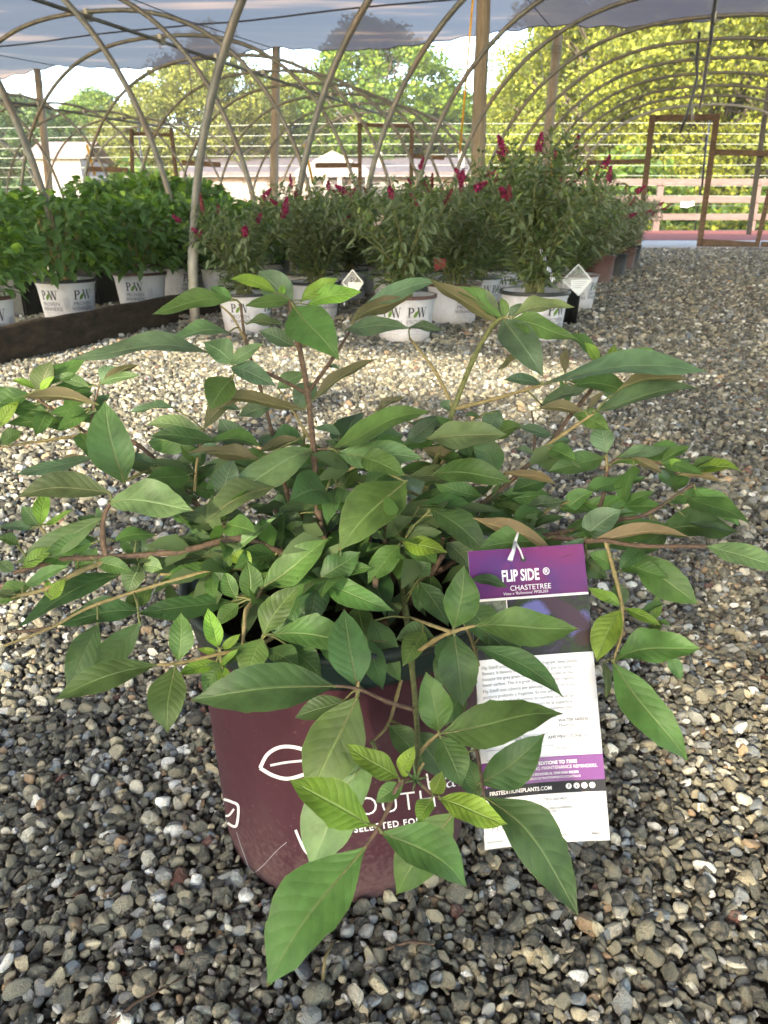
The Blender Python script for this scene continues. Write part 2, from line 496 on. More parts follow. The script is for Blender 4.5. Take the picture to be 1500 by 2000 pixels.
name_dark = False
houseB = hoop_house('hoop_house', B_END, 12, 1.03, 'bare hoop house frame in the middle, in front of the white columned porch')
houseC = hoop_house('hoop_house', C_END, 12, 1.03, 'bare hoop house frame second from the left, pale end hoop before the olive trees')
houseD = hoop_house('hoop_house', D_END, 9, 1.03, 'leftmost of the four bare hoop houses, only its right half in view')

def frame_member(root, plane_pt, a, b_, w, t, name='frame_plank', material=None):
    """plank between two picture points lying in the house's end plane"""
    n = Vector((-sin(radians(9)), -cos(radians(9)), 0))
    P = on_plane(a[0], a[1], plane_pt, n); Q = on_plane(b_[0], b_[1], plane_pt, n)
    P.z = max(P.z, 0.0); Q.z = max(Q.z, 0.0)
    mb = MB(); inv = Matrix.Rotation(HEAD, 4, 'Z') @ Matrix.Translation(-root.location)
    mb.bar(inv @ P, inv @ Q, t, w)
    return mb.build(name, material or M['frame_wood'], root)
e = A_END
frame_member(houseA, e, (1275, 224), (1246, 486), 0.055, 0.09, 'door_post')
frame_member(houseA, e, (1401, 222), (1364, 493), 0.055, 0.09, 'door_post')
frame_member(houseA, e + Vector((0, 0.07, 0)), (1277, 231), (1399, 229), 0.09, 0.05, 'door_header')
frame_member(houseA, e + Vector((0, 0.08, 0)), (1151, 318), (1262, 315), 0.07, 0.05, 'side_rail')
frame_member(houseA, e + Vector((0, 0.02, 0)), (1149, 312), (1146, 478), 0.05, 0.05, 'side_post')
frame_member(houseA, e + Vector((0, 0.08, 0)), (1396, 297), (1540, 301), 0.085, 0.05, 'side_rail')
frame_member(houseA, e, (1508, 350), (1476, 492), 0.06, 0.07, 'side_post')
frame_member(houseA, e - Vector((0, 0.05, 0)), (1372, 475), (1482, 481), 0.13, 0.05, 'sill_board')
frame_member(houseA, e - Vector((0, 0.05, 0)), (1486, 480), (1580, 483), 0.13, 0.05, 'sill_board')
frame_member(houseA, e + Vector((0, 0.3, 0)), (1503, 160), (1462, 458), 0.075, 0.075, 'leaning_pipe', M['black_metal'])
e = B_END
frame_member(houseB, e, (702, 240), (704, 420), 0.05, 0.055, 'door_post')
frame_member(houseB, e, (805, 240), (802, 420), 0.05, 0.055, 'door_post')
frame_member(houseB, e + Vector((0, 0.08, 0)), (704, 244), (804, 246), 0.06, 0.05, 'door_header')
frame_member(houseB, e + Vector((0, 0.08, 0)), (616, 324), (706, 323), 0.07, 0.05, 'side_rail')
frame_member(houseB, e + Vector((0, 0.08, 0)), (806, 305), (868, 308), 0.07, 0.05, 'side_rail')
e = C_END
frame_member(houseC, e, (257, 252), (260, 420), 0.05, 0.06, 'door_post')
frame_member(houseC, e, (334, 250), (352, 420), 0.05, 0.06, 'door_post')
frame_member(houseC, e + Vector((0, 0.08, 0)), (258, 261), (337, 264), 0.06, 0.05, 'door_header')
frame_member(houseC, e + Vector((0, 0.08, 0)), (356, 318), (430, 322), 0.09, 0.05, 'side_rail')
frame_member(houseC, e + Vector((0, 0.08, 0)), (170, 330), (250, 332), 0.09, 0.05, 'side_rail')
# ground sleeve + bolt on the near hoop's foot
foot = on_z(378, 640)
invA = Matrix.Rotation(HEAD, 4, 'Z') @ Matrix.Translation(-houseA.location)
lf = Vector((-R_H, -11 * 1.03, 0))
near = [o for o in KIDS[houseA.name] if o.name.startswith('hoop')][-1]
mb = MB(); mb.tube([(-R_H * cos(a_) ** 0.78, 0, R_H * max(sin(a_), -.02) if a_ < 0 else R_H * sin(a_) ** 0.97) for a_ in (-.012, .04, .08, .12, .165)], 0.0225, 16)
sl = mb.build('ground_sleeve', M['steel_new'], houseA, True); sl.location = near.location; sl.rotation_euler = near.rotation_euler
mb = MB(); mb.tube([lf + Vector((-0.06, -0.03, 0.06)), lf + Vector((0.04, -0.03, 0.06))], 0.006, 8); mb.box(lf + Vector((-0.03, -0.028, 0.06)), (0.012, 0.02, 0.02))
mb.build('bolt', M['steel'], houseA, True)
# loose cable hanging from the ridge of the right house
def cable(ptspx, y, r, name, label, material):
    mb = MB(); mb.tube([on_y(px, py, y) for px, py in ptspx], r, 6)
    o = mb.build(name, material, None, True); return tag(o, label, 'cable')
cable([(1366, 62), (1360, 120), (1362, 150), (1354, 182), (1343, 220), (1328, 260)], 9.3, 0.016, 'hanging_cable', 'frayed dark cable hanging down from the ridge pipe of the right hoop house', M['black_metal'])
cable([(1352, 205), (1352, 238)], 12.6, 0.018, 'hanging_strap', 'short pale strap dangling from the last hoop above the wooden door frame', M['steel_new'])
cable([(1380, 262), (1376, 310), (1371, 366)], 12.2, 0.014, 'hanging_chain', 'thin dark chain hanging beside the centre post of the wooden door frame', M['black_metal'])
cable([(367, 98), (370, 140), (376, 194)], 9.2, 0.007, 'hanging_rod', 'thin rod hanging from a ridge clamp of the middle hoop house', M['steel'])

# weathered base board along the left foot line of the right house
bdir = AX
b0 = on_z(-60, 733); b1 = on_z(374, 627)
bd = (b1 - b0).normalized()
board_root = empty('base_board', b0, 0, 'long dark weathered timber edging board lying left of the steel hoop foot', 'edging board')
def board_seg(a, b_, hgt, mt):
    mb = MB()
    d = (b_ - a); L = d.length; d.normalize(); nx = Vector((-d.y, d.x, 0))
    K = 26
    rnd = random.Random(4)
    prev = None
    for k in range(K + 1):
        p = a + d * (L * k / K)
        j = rnd.uniform(-0.003, 0.003)
        ring = [mb.vert(p + Vector((0, 0, -0.02))), mb.vert(p + Vector((0, 0, hgt - 0.006 + j))), mb.vert(p + nx * 0.006 + Vector((0, 0, hgt + j))), mb.vert(p + nx * 0.037 + Vector((0, 0, hgt - 0.002 + j))), mb.vert(p + nx * 0.040 + Vector((0, 0, -0.02)))]
        if prev:
            for q in range(4): mb.face((prev[q], ring[q], ring[q + 1], prev[q + 1]))
        else: mb.face(ring)
        prev = ring
    mb.face(prev[::-1])
    return mb
z0 = Vector((0, 0, 0))
mb = board_seg(z0, b1 - b0, 0.135, 0)
mb.build('plank', M['old_board'], board_root)
mb = board_seg(b1 - b0 + bd * 0.012, b1 - b0 + bd * 2.4, 0.125, 0)
mb.build('plank', M['old_board'], board_root)

# ------------------------------------------------------------------ shade cloth on round posts
Z_C = 3.5
PA = Vector((-7.06, 19.2, 0)); PB = Vector((-2.0, 17.2, 0)); PC = Vector((2.87, 15.2, 0)); PD = Vector((1.2, 9.8, 0))
ed = (PC - PA).normalized(); bk = Vector((-0.36, -0.933, 0))
m = bpy.data.materials.new('shade_cloth_weave'); m.use_nodes = True; nt = m.node_tree
b = nt.nodes['Principled BSDF']; out = nt.nodes['Material Output']
uvn = N(nt, 'ShaderNodeUVMap'); sx = N(nt, 'ShaderNodeSeparateXYZ'); nt.links.new(uvn.outputs[0], sx.inputs[0])
co = objco(nt, (1, 1, 1), True)
st = N(nt, 'ShaderNodeMapping'); st.inputs['Rotation'].default_value = (0, 0, radians(35)); st.inputs['Scale'].default_value = (0.22, 1.1, 1)
nt.links.new(co, st.inputs[0])
f = noise(nt, 1.0, 3, 0.5, st.outputs[0])
f2 = noise(nt, 14, 3, 0.6, st.outputs[0])
cc = ramp(nt, f2, [(0.3, (0.058, 0.055, 0.058)), (0.7, (0.078, 0.074, 0.075))])
b.inputs['Roughness'].default_value = 0.8
nt.links.new(cc, b.inputs['Base Color'])
tl = N(nt, 'ShaderNodeBsdfTranslucent'); nt.links.new(ramp(nt, f, [(0.42, (0.066, 0.063, 0.072)), (0.56, (0.082, 0.074, 0.078)), (0.68, (0.34, 0.21, 0.13))]), tl.inputs['Color'])  # peach end of the ramp paints low-sun glow patches into the cloth
tr = N(nt, 'ShaderNodeBsdfTransparent'); tr.inputs[0].default_value = (0.86, 0.84, 0.84, 1)
m1 = N(nt, 'ShaderNodeMixShader'); m1.inputs[0].default_value = 0.55
nt.links.new(b.outputs[0], m1.inputs[1]); nt.links.new(tl.outputs[0], m1.inputs[2])
m2 = N(nt, 'ShaderNodeMixShader'); m2.inputs[0].default_value = 0.045
nt.links.new(m1.outputs[0], m2.inputs[1]); nt.links.new(tr.outputs[0], m2.inputs[2])
nt.links.new(m2.outputs[0], out.inputs[0])
M['cloth'] = m
cloth = empty('shade_cloth', PC + Vector((0, 0, Z_C)), 0, 'grey blue woven shade cloth stretched flat above the hoops on round wooden posts', 'shade cloth')
org = PC + ed * (-22.0)
ex0, ex1 = -22.0, 16.0
back = 21.5
def cloth_pt(s, t):
    """s metres along the far edge from PC, t metres back towards the camera"""
    post = 5.4
    sag = 0.13 * sin(pi * ((s / post) % 1.0)) * math.exp(-t * 0.35) + 0.07 * sin(s * 1.3 + t * 0.7) * 0.4
    scall = 0.05 * abs(sin(pi * s / 0.62)) * math.exp(-t * 3)
    p = PC + ed * s + bk * t
    return Vector((p.x, p.y, Z_C - sag + scall - 0.02)) - (PC + Vector((0, 0, Z_C)))
mb = MB()
NS, NT = 190, 40
grid = []
for j in range(NT + 1):
    t = back * (j / NT) ** 1.6
    grid.append([mb.vert(cloth_pt(ex0 + (ex1 - ex0) * i / NS, t), (i / NS * 38, t)) for i in range(NS + 1)])
for j in range(NT):
    for i in range(NS):
        mb.face((grid[j][i], grid[j][i + 1], grid[j + 1][i + 1], grid[j + 1][i]))
mb.build('fabric', M['cloth'], cloth, True)
M['cloth_line'] = plain('cloth_seam_cord', (0.06, 0.065, 0.08), 0.8, 0.2)
for t in (2.6, 5.5, 8.6, 11.8):
    mb = MB()
    mb.tube([cloth_pt(ex0 + (ex1 - ex0) * i / 80, t) + Vector((0, 0, -0.02)) for i in range(81)], 0.014, 5)
    mb.build('seam_cord', M['cloth_line'], cloth, True)
mb = MB(); mb.tube([cloth_pt(ex0 + (ex1 - ex0) * i / NS, 0) + Vector((0, 0, -0.004)) for i in range(NS + 1)], 0.013, 5)
mb.build('hem', M['cloth_line'], cloth, True)
for s in (-16.2, -10.8, -5.4, 0.0, 5.4):
    mb = MB(); mb.tube([cloth_pt(s, t) + Vector((0, 0, -0.03)) for t in (0, 3, 6, 9, 12, 15, 18)], 0.008, 5)
    mb.build('support_wire', M['cloth_line'], cloth, True)

def round_post(p, lean, r, h, label, seed):
    o = empty('wooden_post', (p[0], p[1], 0), 0, label, 'post', 'round wooden posts carrying the shade cloth')
    mb = MB(); rnd = random.Random(seed)
    pts = []; rs = []
    for k in range(13):
        t = k / 12
        pts.append((lean[0] * t + rnd.uniform(-.006, .006), lean[1] * t, -0.05 + (h + 0.05) * t)); rs.append(r * (1.06 - 0.16 * t) * rnd.uniform(0.985, 1.015))
    mb.tube(pts, rs, 16)
    mb.build('timber', M['pole_wood'], o, True)
    mb = MB()
    for k in range(3):
        mb.tube([(lean[0] * 0.93 + (r + .004) * cos(a), lean[1] * 0.93 + (r + .004) * sin(a), h - 0.34 + 0.05 * k) for a in [i * pi / 8 for i in range(17)]], 0.006, 5)
    mb.build('wire_wrap', M['steel'], o, True)
    return o
round_post(on_y(100, 420, 19.2), (0.16, 0, 0), 0.085, 3.46, 'leftmost grey wooden post, standing beside the white shed under the cloth edge', 1)
round_post(on_y(530, 420, 17.2), (0.26, 0, 0), 0.09, 3.52, 'wooden post with wire wraps near its top, standing in front of the long brown roof', 2)
round_post(on_y(1054, 420, 15.2), (0.10, 0, 0), 0.088, 3.42, 'weathered wooden post under the cloth edge before the big yellow green tree', 3)
round_post(on_y(930, 420, 9.8), (-0.02, 0, 0), 0.082, 3.46, 'nearest and thickest wooden post, rising out of the frame behind the tall magenta flower spikes', 4)

# guy wires with yellow sleeves
def guy(a, b_, y0, y1, r0, label, sleeve):
    P = on_y(a[0], a[1], y0); Q = on_y(b_[0], b_[1], y1)
    o = empty('guy_wire', Q, 0, label, 'guy wire')
    mb = MB(); mb.tube([P - Q, Vector((0, 0, 0))], 0.005, 6); mb.build('wire', M['wire'], o, True)
    mb = MB(); s0, s1 = sleeve
    mb.tube([(P - Q) * s0, (P - Q) * s1], r0, 8); mb.build('sleeve', M['yellow'], o, True)
guy((926, -30), (898, 300), 9.0, 9.6, 0.011, 'tall guy wire in a yellow sleeve beside the nearest wooden post', (0.0, 0.96))
guy((1052, 60), (1079, 350), 15.0, 16.4, 0.03, 'guy wire whose short yellow sleeve shows right of the post by the big tree', (0.0, 0.36))
guy((556, 110), (612, 360), 17.0, 18.6, 0.03, 'guy wire with an orange yellow sleeve slanting before the long brown roof', (0.02, 0.35))
guy((131, 136), (186, 345), 19.0, 20.6, 0.035, 'guy wire with a yellow sleeve slanting beside the shed on the left', (0.02, 0.32))

# ------------------------------------------------------------------ wire fence and rail fence
wf = empty('wire_fence', (0, 26.8, 0), 0, 'high fence of thin parallel wires running across the yard before the trees', 'wire fence')
for k in range(10):
    z = 0.45 + k * 0.3
    mb = MB()
    mb.tube([(x, -0.22 * min(0, x) * 0.55, z + 0.012 * sin(x * 0.7 + k)) for x in range(-34, 22, 2)], 0.008, 5)
    mb.build('wire', M['wire'], wf, True)
for x in (-32, -26, -20, -14, -8, 10.2, 17.5):
    mb = MB(); mb.tube([(x, -0.22 * min(0, x) * 0.55 + 0.05, 0), (x, -0.22 * min(0, x) * 0.55 + 0.05, 3.3)], 0.03, 8)
    mb.build('post', M['black_metal'], wf, True)
M['rail_paint'] = bark('pink_lit_rail_paint', (0.11, 0.076, 0.064), (0.18, 0.132, 0.112), (1, 4, 8), 3, 0.2)  # white fence: the pinkish light on it is painted into this colour
rf = empty('rail_fence', (12, 26.2, 0), 0, 'three rail timber fence with painted-in pinkish light behind the red mulch on the right', 'fence')
posts = [3.9, 6.0 + 0.3, 8.35, 10.4]
def fx(px): return on_y(px, 400, 26.2).x - 12
px_posts = [1085, 1287, 1476, 1672]
for px in px_posts:
    mb = MB(); mb.box((fx(px), 0.045, 0.77), (0.19, 0.10, 1.54)); mb.build('post', M['rail_paint'], rf)
for a, b_ in zip(px_posts[:-1], px_posts[1:]):
    for z in (0.42, 0.93, 1.44):
        mb = MB(); x0, x1 = fx(a) + 0.004, fx(b_) - 0.004
        mb.box(((x0 + x1) / 2, -0.032, z), (x1 - x0, 0.045, 0.19)); mb.build('rail', M['rail_paint'], rf)
# small pale sign hung on the wires
o = MB(); sp = on_y(1337, 400, 26.0); o.box(sp, (0.24, 0.02, 0.15), Euler((0, 0.1, 0)).to_matrix()); o.box(sp + Vector((0.19, 0.01, 0.02)), (0.2, 0.02, 0.13), Euler((0, -0.25, 0)).to_matrix())
tag(o.build('fence_sign', M['white_plastic']), 'small folded white sign hanging between the upper rails of the timber fence', 'sign')

# ------------------------------------------------------------------ buildings
M['brick_wall'] = plain('pink_brick_wall', (0.33, 0.24, 0.20), 0.9, 0.2, 0.35, 2.4, world_=True)
M['roof_brown'] = plain('brown_grey_shingle', (0.12, 0.10, 0.10), 0.9, 0.2, 0.3, 4, world_=True, stretch=(1, 1, 5))
M['white_paint'] = plain('white_wall_paint', (0.30, 0.25, 0.22), 0.7, 0.3, 0.1, 2, world_=True)
M['glass_dark'] = plain('dark_window_glass', (0.10, 0.09, 0.10), 0.15, 0.6, 0.2, 2)
YB = 50.0
def bx(px): return on_y(px, 330, YB).x
def bz(py): return on_y(700, py, YB).z
main = empty('long_building', (bx(600), YB, 0), 0, 'long low brick building with brown roof and white columned porch', 'building')
ox = bx(600)
x0, x1 = bx(372) - ox, bx(935) - ox
ze, zr = bz(336), bz(311)
mb = MB(); mb.box(((x0 + x1) / 2, 5.0, ze / 2), (x1 - x0, 10, ze)); mb.build('wall', M['brick_wall'], main)
mb = MB()
for sgn, ya, yb in ((1, -0.7, 5.0), (1, 10.7, 5.0)):
    mb.quad((x0 - .5, ya, ze - 0.02), (x1 + .5, ya, ze - 0.02), (x1 + .5, yb, zr + .4), (x0 - .5, yb, zr + .4))
mb.quad((x0 - .5, -0.7, ze - .3), (x1 + .5, -0.7, ze - .3), (x1 + .5, -0.7, ze - .02), (x0 - .5, -0.7, ze - .02))
mb.build('roof', M['roof_brown'], main)
for px in (412, 452, 500, 548, 738, 790, 850, 905):
    xw = bx(px) - ox
    fr = MB(); fr.box((xw, -0.03, ze * 0.56), (1.25, 0.1, 1.5)); f_ = fr.build('window', M['white_paint'], main)
    for dx in (-0.28, 0.28):
        for dz in (-0.34, 0.34):
            pn = MB(); pn.box((xw + dx, -0.09, ze * 0.56 + dz), (0.46, 0.05, 0.58)); pn.build('pane', M['glass_dark'], f_)
# porch
pc = bx(658) - ox
pw = 0.5 * (bx(716) - bx(580)); zp = bz(326); 
mb = MB(); ztop = bz(304); zlow = bz(343)
def gable(mb, cx, hw, zl, zt, y0, y1, th):
    mb.quad((cx - hw, y0, zl), (cx, y0, zt), (cx, y1, zt), (cx - hw, y1, zl)); mb.quad((cx, y0, zt), (cx + hw, y0, zl), (cx + hw, y1, zl), (cx, y1, zt))
    i = [mb.vert(p) for p in ((cx - hw, y0 + .01, zl - th), (cx + hw, y0 + .01, zl - th), (cx + hw, y0 + .01, zl), (cx, y0 + .01, zt), (cx - hw, y0 + .01, zl))]
    mb.face(i)
gable(mb, pc, pw * 0.52, bz(322), ztop, -4.0, 2, 0.1)
mb.build('gable', M['white_paint'], main)
mb = MB()
for (a, b_) in (((pc - pw, -4.3, zlow), (pc - pw * .66, -4.3, bz(326))),):
    pass
i = [mb.vert(p) for p in ((pc - pw, -4.35, zlow), (pc + pw, -4.35, zlow), (pc + pw * .72, -3.6, bz(325)), (pc - pw * .72, -3.6, bz(325)))]
mb.face(i); mb.quad((pc - pw, -4.34, zlow - .25), (pc + pw, -4.34, zlow - .25), (pc + pw, -4.34, zlow), (pc - pw, -4.34, zlow))
mb.quad((pc - pw, -4.34, zlow - .25), (pc - pw, 0, zlow - .25), (pc - pw, 0, zlow), (pc - pw, -4.34, zlow)); mb.quad((pc + pw, -4.34, zlow - .25), (pc + pw, 0, zlow - .25), (pc + pw, 0, zlow), (pc + pw, -4.34, zlow))
mb.build('porch_roof', M['white_paint'], main)
for k in range(6):
    xx = pc - pw * 0.92 + pw * 1.84 * k / 5
    mb = MB(); mb.lathe([(0.17, 0), (0.15, 0.3), (0.14, zlow - .26)], 12, 0, (xx, -4.1, 0)); mb.build('column', M['white_paint'], main, True)
mb = MB(); mb.box((pc, -2.2, 0.55), (pw * 1.9, 3.6, 1.1)); mb.build('porch_base', M['white_paint'], main)
for dx in (-1.4, 0, 1.4):
    mb = MB(); mb.box((pc + dx, -0.08, ze * 0.55), (0.95, 0.12, 1.7)); f_ = mb.build('window', M['white_paint'], main)
    mb = MB(); mb.box((pc + dx, -0.16, ze * 0.55), (0.75, 0.06, 1.5)); mb.build('pane', M['glass_dark'], f_)
for px, py in ((740, 305), (905, 300)):
    mb = MB(); p = on_y(px, py, YB); mb.box((p.x - ox, 1.2, p.z - .2), (0.35, 0.35, 1.0)); mb.build('vent_pipe', M['white_paint'], main)

YS = 42.0
def sxp(px, py=330): return on_y(px, py, YS)
shed = empty('white_shed', (sxp(95).x, YS, 0), 0, 'small white shed with a weathered brown roof at the left, behind the hoop legs', 'shed')
o_x = sxp(95).x
a0, a1, a2 = sxp(62).x - o_x, sxp(92).x - o_x, sxp(155).x - o_x
zl, zt = sxp(90, 310).z, sxp(90, 291).z
mb = MB(); mb.box(((a0 + a2) / 2, 2.3, zl / 2), (a2 - a0, 4.2, zl)); mb.build('wall', M['white_paint'], shed)
mb = MB(); mb.quad((a0 - .4, -0.1, zl), (a2 + .3, -0.1, zl), (a2 + .3, 2.3, zt + .5), (a0 - .4, 2.3, zt + .5)); mb.quad((a0 - .4, 4.7, zl), (a2 + .3, 4.7, zl), (a2 + .3, 2.3, zt + .5), (a0 - .4, 2.3, zt + .5))
mb.build('roof', plain('shed_roof', (0.28, 0.20, 0.16), 0.9, 0.2, 0.3, 3), shed)
mb = MB(); mb.box((a0 + 1.1, 0.16, 0.95), (0.85, 0.06, 1.9)); mb.build('door', plain('shed_door', (0.40, 0.38, 0.36), 0.7), shed)
mb = MB(); mb.box((a2 - 1.0, 0.17, 1.2), (0.4, 0.05, 0.6)); mb.build('notice', M['yellow'], shed)
hut = empty('brown_hut', (sxp(222).x, YS + 1, 0), 0, 'low reddish brown hut with a pointed roof left of the white end hoop', 'hut')
mb = MB(); mb.box((0, 1.2, 0.6), (2.1, 2.4, 1.5)); mb.build('wall', plain('hut_wall', (0.26, 0.12, 0.08), 0.9), hut)
mb = MB(); gable(mb, 0, 1.25, 1.34, 2.35, -0.15, 2.6, 0.02); mb.build('roof', plain('hut_roof', (0.24, 0.15, 0.10), 0.9), hut)

# ------------------------------------------------------------------ trees
def leaf_cards(mb, c, rad, n, size, rng, flat=0.0, squash=(1, 1, 1)):
    """n small pointed two-triangle leaf sprays spread through a clump"""
    for _ in range(n):
        d = rng.normal(size=3); d /= np.linalg.norm(d) + 1e-9
        rr = rad * rng.random() ** 0.45
        p = np.array(c) + d * rr * np.array(squash)
        a = rng.normal(size=3); a /= np.linalg.norm(a)
        q = np.cross(a, d + rng.normal(size=3) * .5); q /= np.linalg.norm(q) + 1e-9
        s = size * (0.6 + 0.8 * rng.random())
        w = s * 0.32
        i = [mb.vert(p - a * s * .5), mb.vert(p + q * w), mb.vert(p + a * s * .5), mb.vert(p - q * w)]
        mb.face(i)
def tree_meshes(seed, h, w, nclump, nper, size, lm, bare=0.0, low=0.15):
    rng = np.random.default_rng(seed); rnd = random.Random(seed)
    tr = MB(); cr = MB()
    top = h * 0.72
    pts = [(0, 0, -0.1)]; x = y = 0
    for k in range(1, 8):
        x += rnd.uniform(-.03, .03) * h; y += rnd.uniform(-.03, .03) * h
        pts.append((x, y, top * k / 7))
    r0 = h * 0.022
    tr.tube(pts, [r0 * (1.15 - k / 8) for k in range(8)], 8)
    cl = []
    for k in range(nclump):
        t = rnd.random()
        z = h * (low + (1 - low) * t)
        prof = (sin(pi * min(1, (t * 0.86 + 0.12))) ** 0.65)
        rr = w / 2 * prof * rnd.uniform(0.25, 1.0) ** 0.6
        a = rnd.uniform(0, 2 * pi)
        c = (x * t + rr * cos(a), y * t + rr * sin(a), z)
        cl.append(c)
        base = pts[min(7, max(1, int(t * 6)))]
        if k % 2 == 0:
            mid = Vector(base).lerp(Vector(c), 0.5) + Vector((0, 0, rnd.uniform(0, .05) * h))
            tr.tube([base, mid, c], [r0 * .35, r0 * .2, r0 * .07], 5, cap=False)
        s = rnd.uniform(0.6, 1.3)
        leaf_cards(cr, c, w * 0.105 * s, int(nper * s), size, rng, squash=(1, 1, .75))
        if bare and rnd.random() < bare:
            q = Vector(c) + Vector((rnd.uniform(-.5, .5), rnd.uniform(-.5, .5), 1.0)).normalized() * w * .14
            tr.tube([c, q], [r0 * .06, r0 * .02], 4, cap=False)
            leaf_cards(cr, q, w * .03, int(nper * .10), size * .8, rng)
    return tr.mesh('trunk', M['bark'], True), cr.mesh('crown', lm)
def tree(px, y, meshes, label, sc=1.0, rz=0.0, group=None, name='broadleaf_tree', cat='tree', szz=1.0):
    p = on_y(px, 400, y)
    o = empty(name, (p.x, y, 0), rz, label, cat, group)
    wd = 1.38 if y >= 58 else 1.0
    o.scale = (sc * wd, sc * wd, sc * szz * (1.07 if y >= 58 else 1.0))
    link('trunk', meshes[0], o); c = link('crown', meshes[1], o)
    return o
T1 = tree_meshes(11, 11.5, 10.0, 210, 420, 0.155, M['tree_yel'], 0.3, 0.05)
T2 = tree_meshes(12, 11, 9.0, 140, 260, 0.22, M['tree_grn'], 0.0, 0.1)
T3 = tree_meshes(13, 10, 9.0, 140, 230, 0.19, M['tree_olive'], 0.9, 0.06)
T4 = tree_meshes(14, 9, 8.0, 90, 190, 0.25, M['tree_drk'], 0.0, 0.05)
T5 = tree_meshes(15, 11, 8.5, 150, 330, 0.165, M['tree_yel'], 0.2, 0.08)
tree(1175, 36, T1, 'big yellow green tree just right of the wooden post under the cloth edge', 0.92, 0.3)
tree(1365, 33, T5, 'tall bright yellow green tree straight behind the wooden door frame', 1.12, 1.9)
tree(1560, 32, T1, 'large sunlit tree at the right edge of the photo above the rail fence', 1.05, 4.1)
tree(1045, 41, T5, 'yellow green tree with bare twigs, left of the big tree behind the nearest posts', 0.62, 3.0)
tree(1105, 45, T1, 'sunlit tree filling the gap behind the post under the cloth edge', 0.85, 2.6)
tree(1230, 38, T5, 'bushy yellow green tree low behind the left end of the rail fence', 0.72, 5.1)
tree(1290, 40, T2, 'darker green tree filling the gap low behind the rail fence', 0.9, 2.2)
tree(1470, 43, T2, 'green tree half hidden behind the sunlit trees on the right', 1.1, 5.2)
tree(878, 62, T2, 'rounded green tree between the nearest wooden post and the tall centre tree', 0.72, 1.2)
tree(745, 60, T2, 'tall round green tree rising above the white porch', 1.04, 0.0)
tree(800, 66, T5, 'light green tree directly right of the tall round tree', 0.70, 0.7)
tree(640, 64, T5, 'yellow green tree between the second wooden post and the porch gable', 0.84, 3.6)
tree(560, 66, T2, 'green tree behind the wire wrapped wooden post', 0.84, 2.9)
tree(445, 56, T3, 'tallest of the olive yellow trees, thin topped, behind the near steel hoop', 1.04, 0.4)
tree(360, 58, T3, 'olive yellow tree with sparse twiggy top left of the near steel hoop', 0.90, 2.0)
tree(225, 70, T2, 'green tree far behind the gap between the shed and the olive trees', 0.80, 0.9)
tree(275, 60, T3, 'lower olive tree above the brown hut', 0.70, 4.4)
tree(180, 64, T2, 'broad green tree right of the leftmost wooden post', 0.68, 5.0)
tree(95, 66, T2, 'green tree directly behind the leftmost wooden post', 0.70, 1.0)
tree(10, 62, T5, 'light green tree at the left edge of the photo', 0.66, 2.0)
tree(-80, 60, T2, 'green tree only partly in view at the far left edge', 0.74, 3.0)
tree(690, 74, T2, 'dark topped tree far behind the porch gable', 0.78, 3.9)
tree(960, 64, T2, 'green tree seen between the nearest wooden post and the twiggy tree', 0.74, 3.4)
for px, y, s, lab in ((505, 62, .72, 'dark evergreen low behind the second wooden post'), (600, 63, .66, 'dark tree low to the left of the porch'), (230, 62, .7, 'dark tree behind the brown hut'),
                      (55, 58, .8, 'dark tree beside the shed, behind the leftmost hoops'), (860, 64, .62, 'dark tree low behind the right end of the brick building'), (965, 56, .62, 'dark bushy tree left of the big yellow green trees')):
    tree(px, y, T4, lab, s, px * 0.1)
# undergrowth under the trees beyond the rail fence, and along the far yard edge
def undergrowth(name, x0, x1, y, depth, h, n, lm, seed, size=0.26):
    rng = np.random.default_rng(seed); mb = MB()
    for _ in range(n):
        x = x0 + (x1 - x0) * rng.random(); yy = y + depth * rng.random()
        top = h * (0.55 + 0.45 * sin(x * 0.9 + seed) * sin(x * .37 + 1)) * (0.7 + 0.5 * rng.random())
        z = top * rng.random() ** 0.7
        a = rng.normal(size=3); a /= np.linalg.norm(a); q = np.cross(a, rng.normal(size=3)); q /= np.linalg.norm(q)
        s = size * (0.6 + .8 * rng.random()); p = np.array((x, yy, z))
        i = [mb.vert(p - a * s * .5), mb.vert(p + q * s * .3), mb.vert(p + a * s * .5), mb.vert(p - q * s * .3)]
        mb.face(i)
    o = mb.build(name, lm); o['kind'] = 'stuff'; o['label'] = 'mass of low leafy undergrowth below the trees'
    return o
undergrowth('undergrowth', 3, 28, 29, 3.0, 2.6, 16000, M['tree_grn'], 3)
undergrowth('undergrowth', 3, 28, 27.6, 1.2, 0.9, 5000, M['tree_yel'], 5, 0.2)
undergrowth('undergrowth', -42, -13, 47, 4, 3.2, 12000, M['tree_grn'], 8, 0.42)
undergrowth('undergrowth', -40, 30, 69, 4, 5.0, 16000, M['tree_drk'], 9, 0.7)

# shade trees standing behind the camera: their ragged tops shade the near ground
sh = tree_meshes(21, 4.6, 5.0, 60, 80, 0.20, M['tree_grn'], 0.0, 0.02)
dirb = Vector((SUNV.x, SUNV.y, 0)).normalized(); side = Vector((-dirb.y, dirb.x, 0))
for i, (s, d, sc, lab) in enumerate(((-3.6, 9.2, 0.93, 'low leafy tree behind the camera to the left, out of the picture'), (0.2, 8.6, 0.92, 'low leafy tree behind the camera, out of the picture'), (3.9, 9.4, 0.78, 'low leafy tree behind the camera to the right, out of the picture'))):
    p = Vector((0.1, 0.6, 0)) + dirb * d + side * s
    o = empty('shade_tree', (p.x, p.y, 0), i * 2.1, lab, 'tree'); o.scale = (sc, sc, sc)
    link('trunk', sh[0], o); link('crown', sh[1], o)

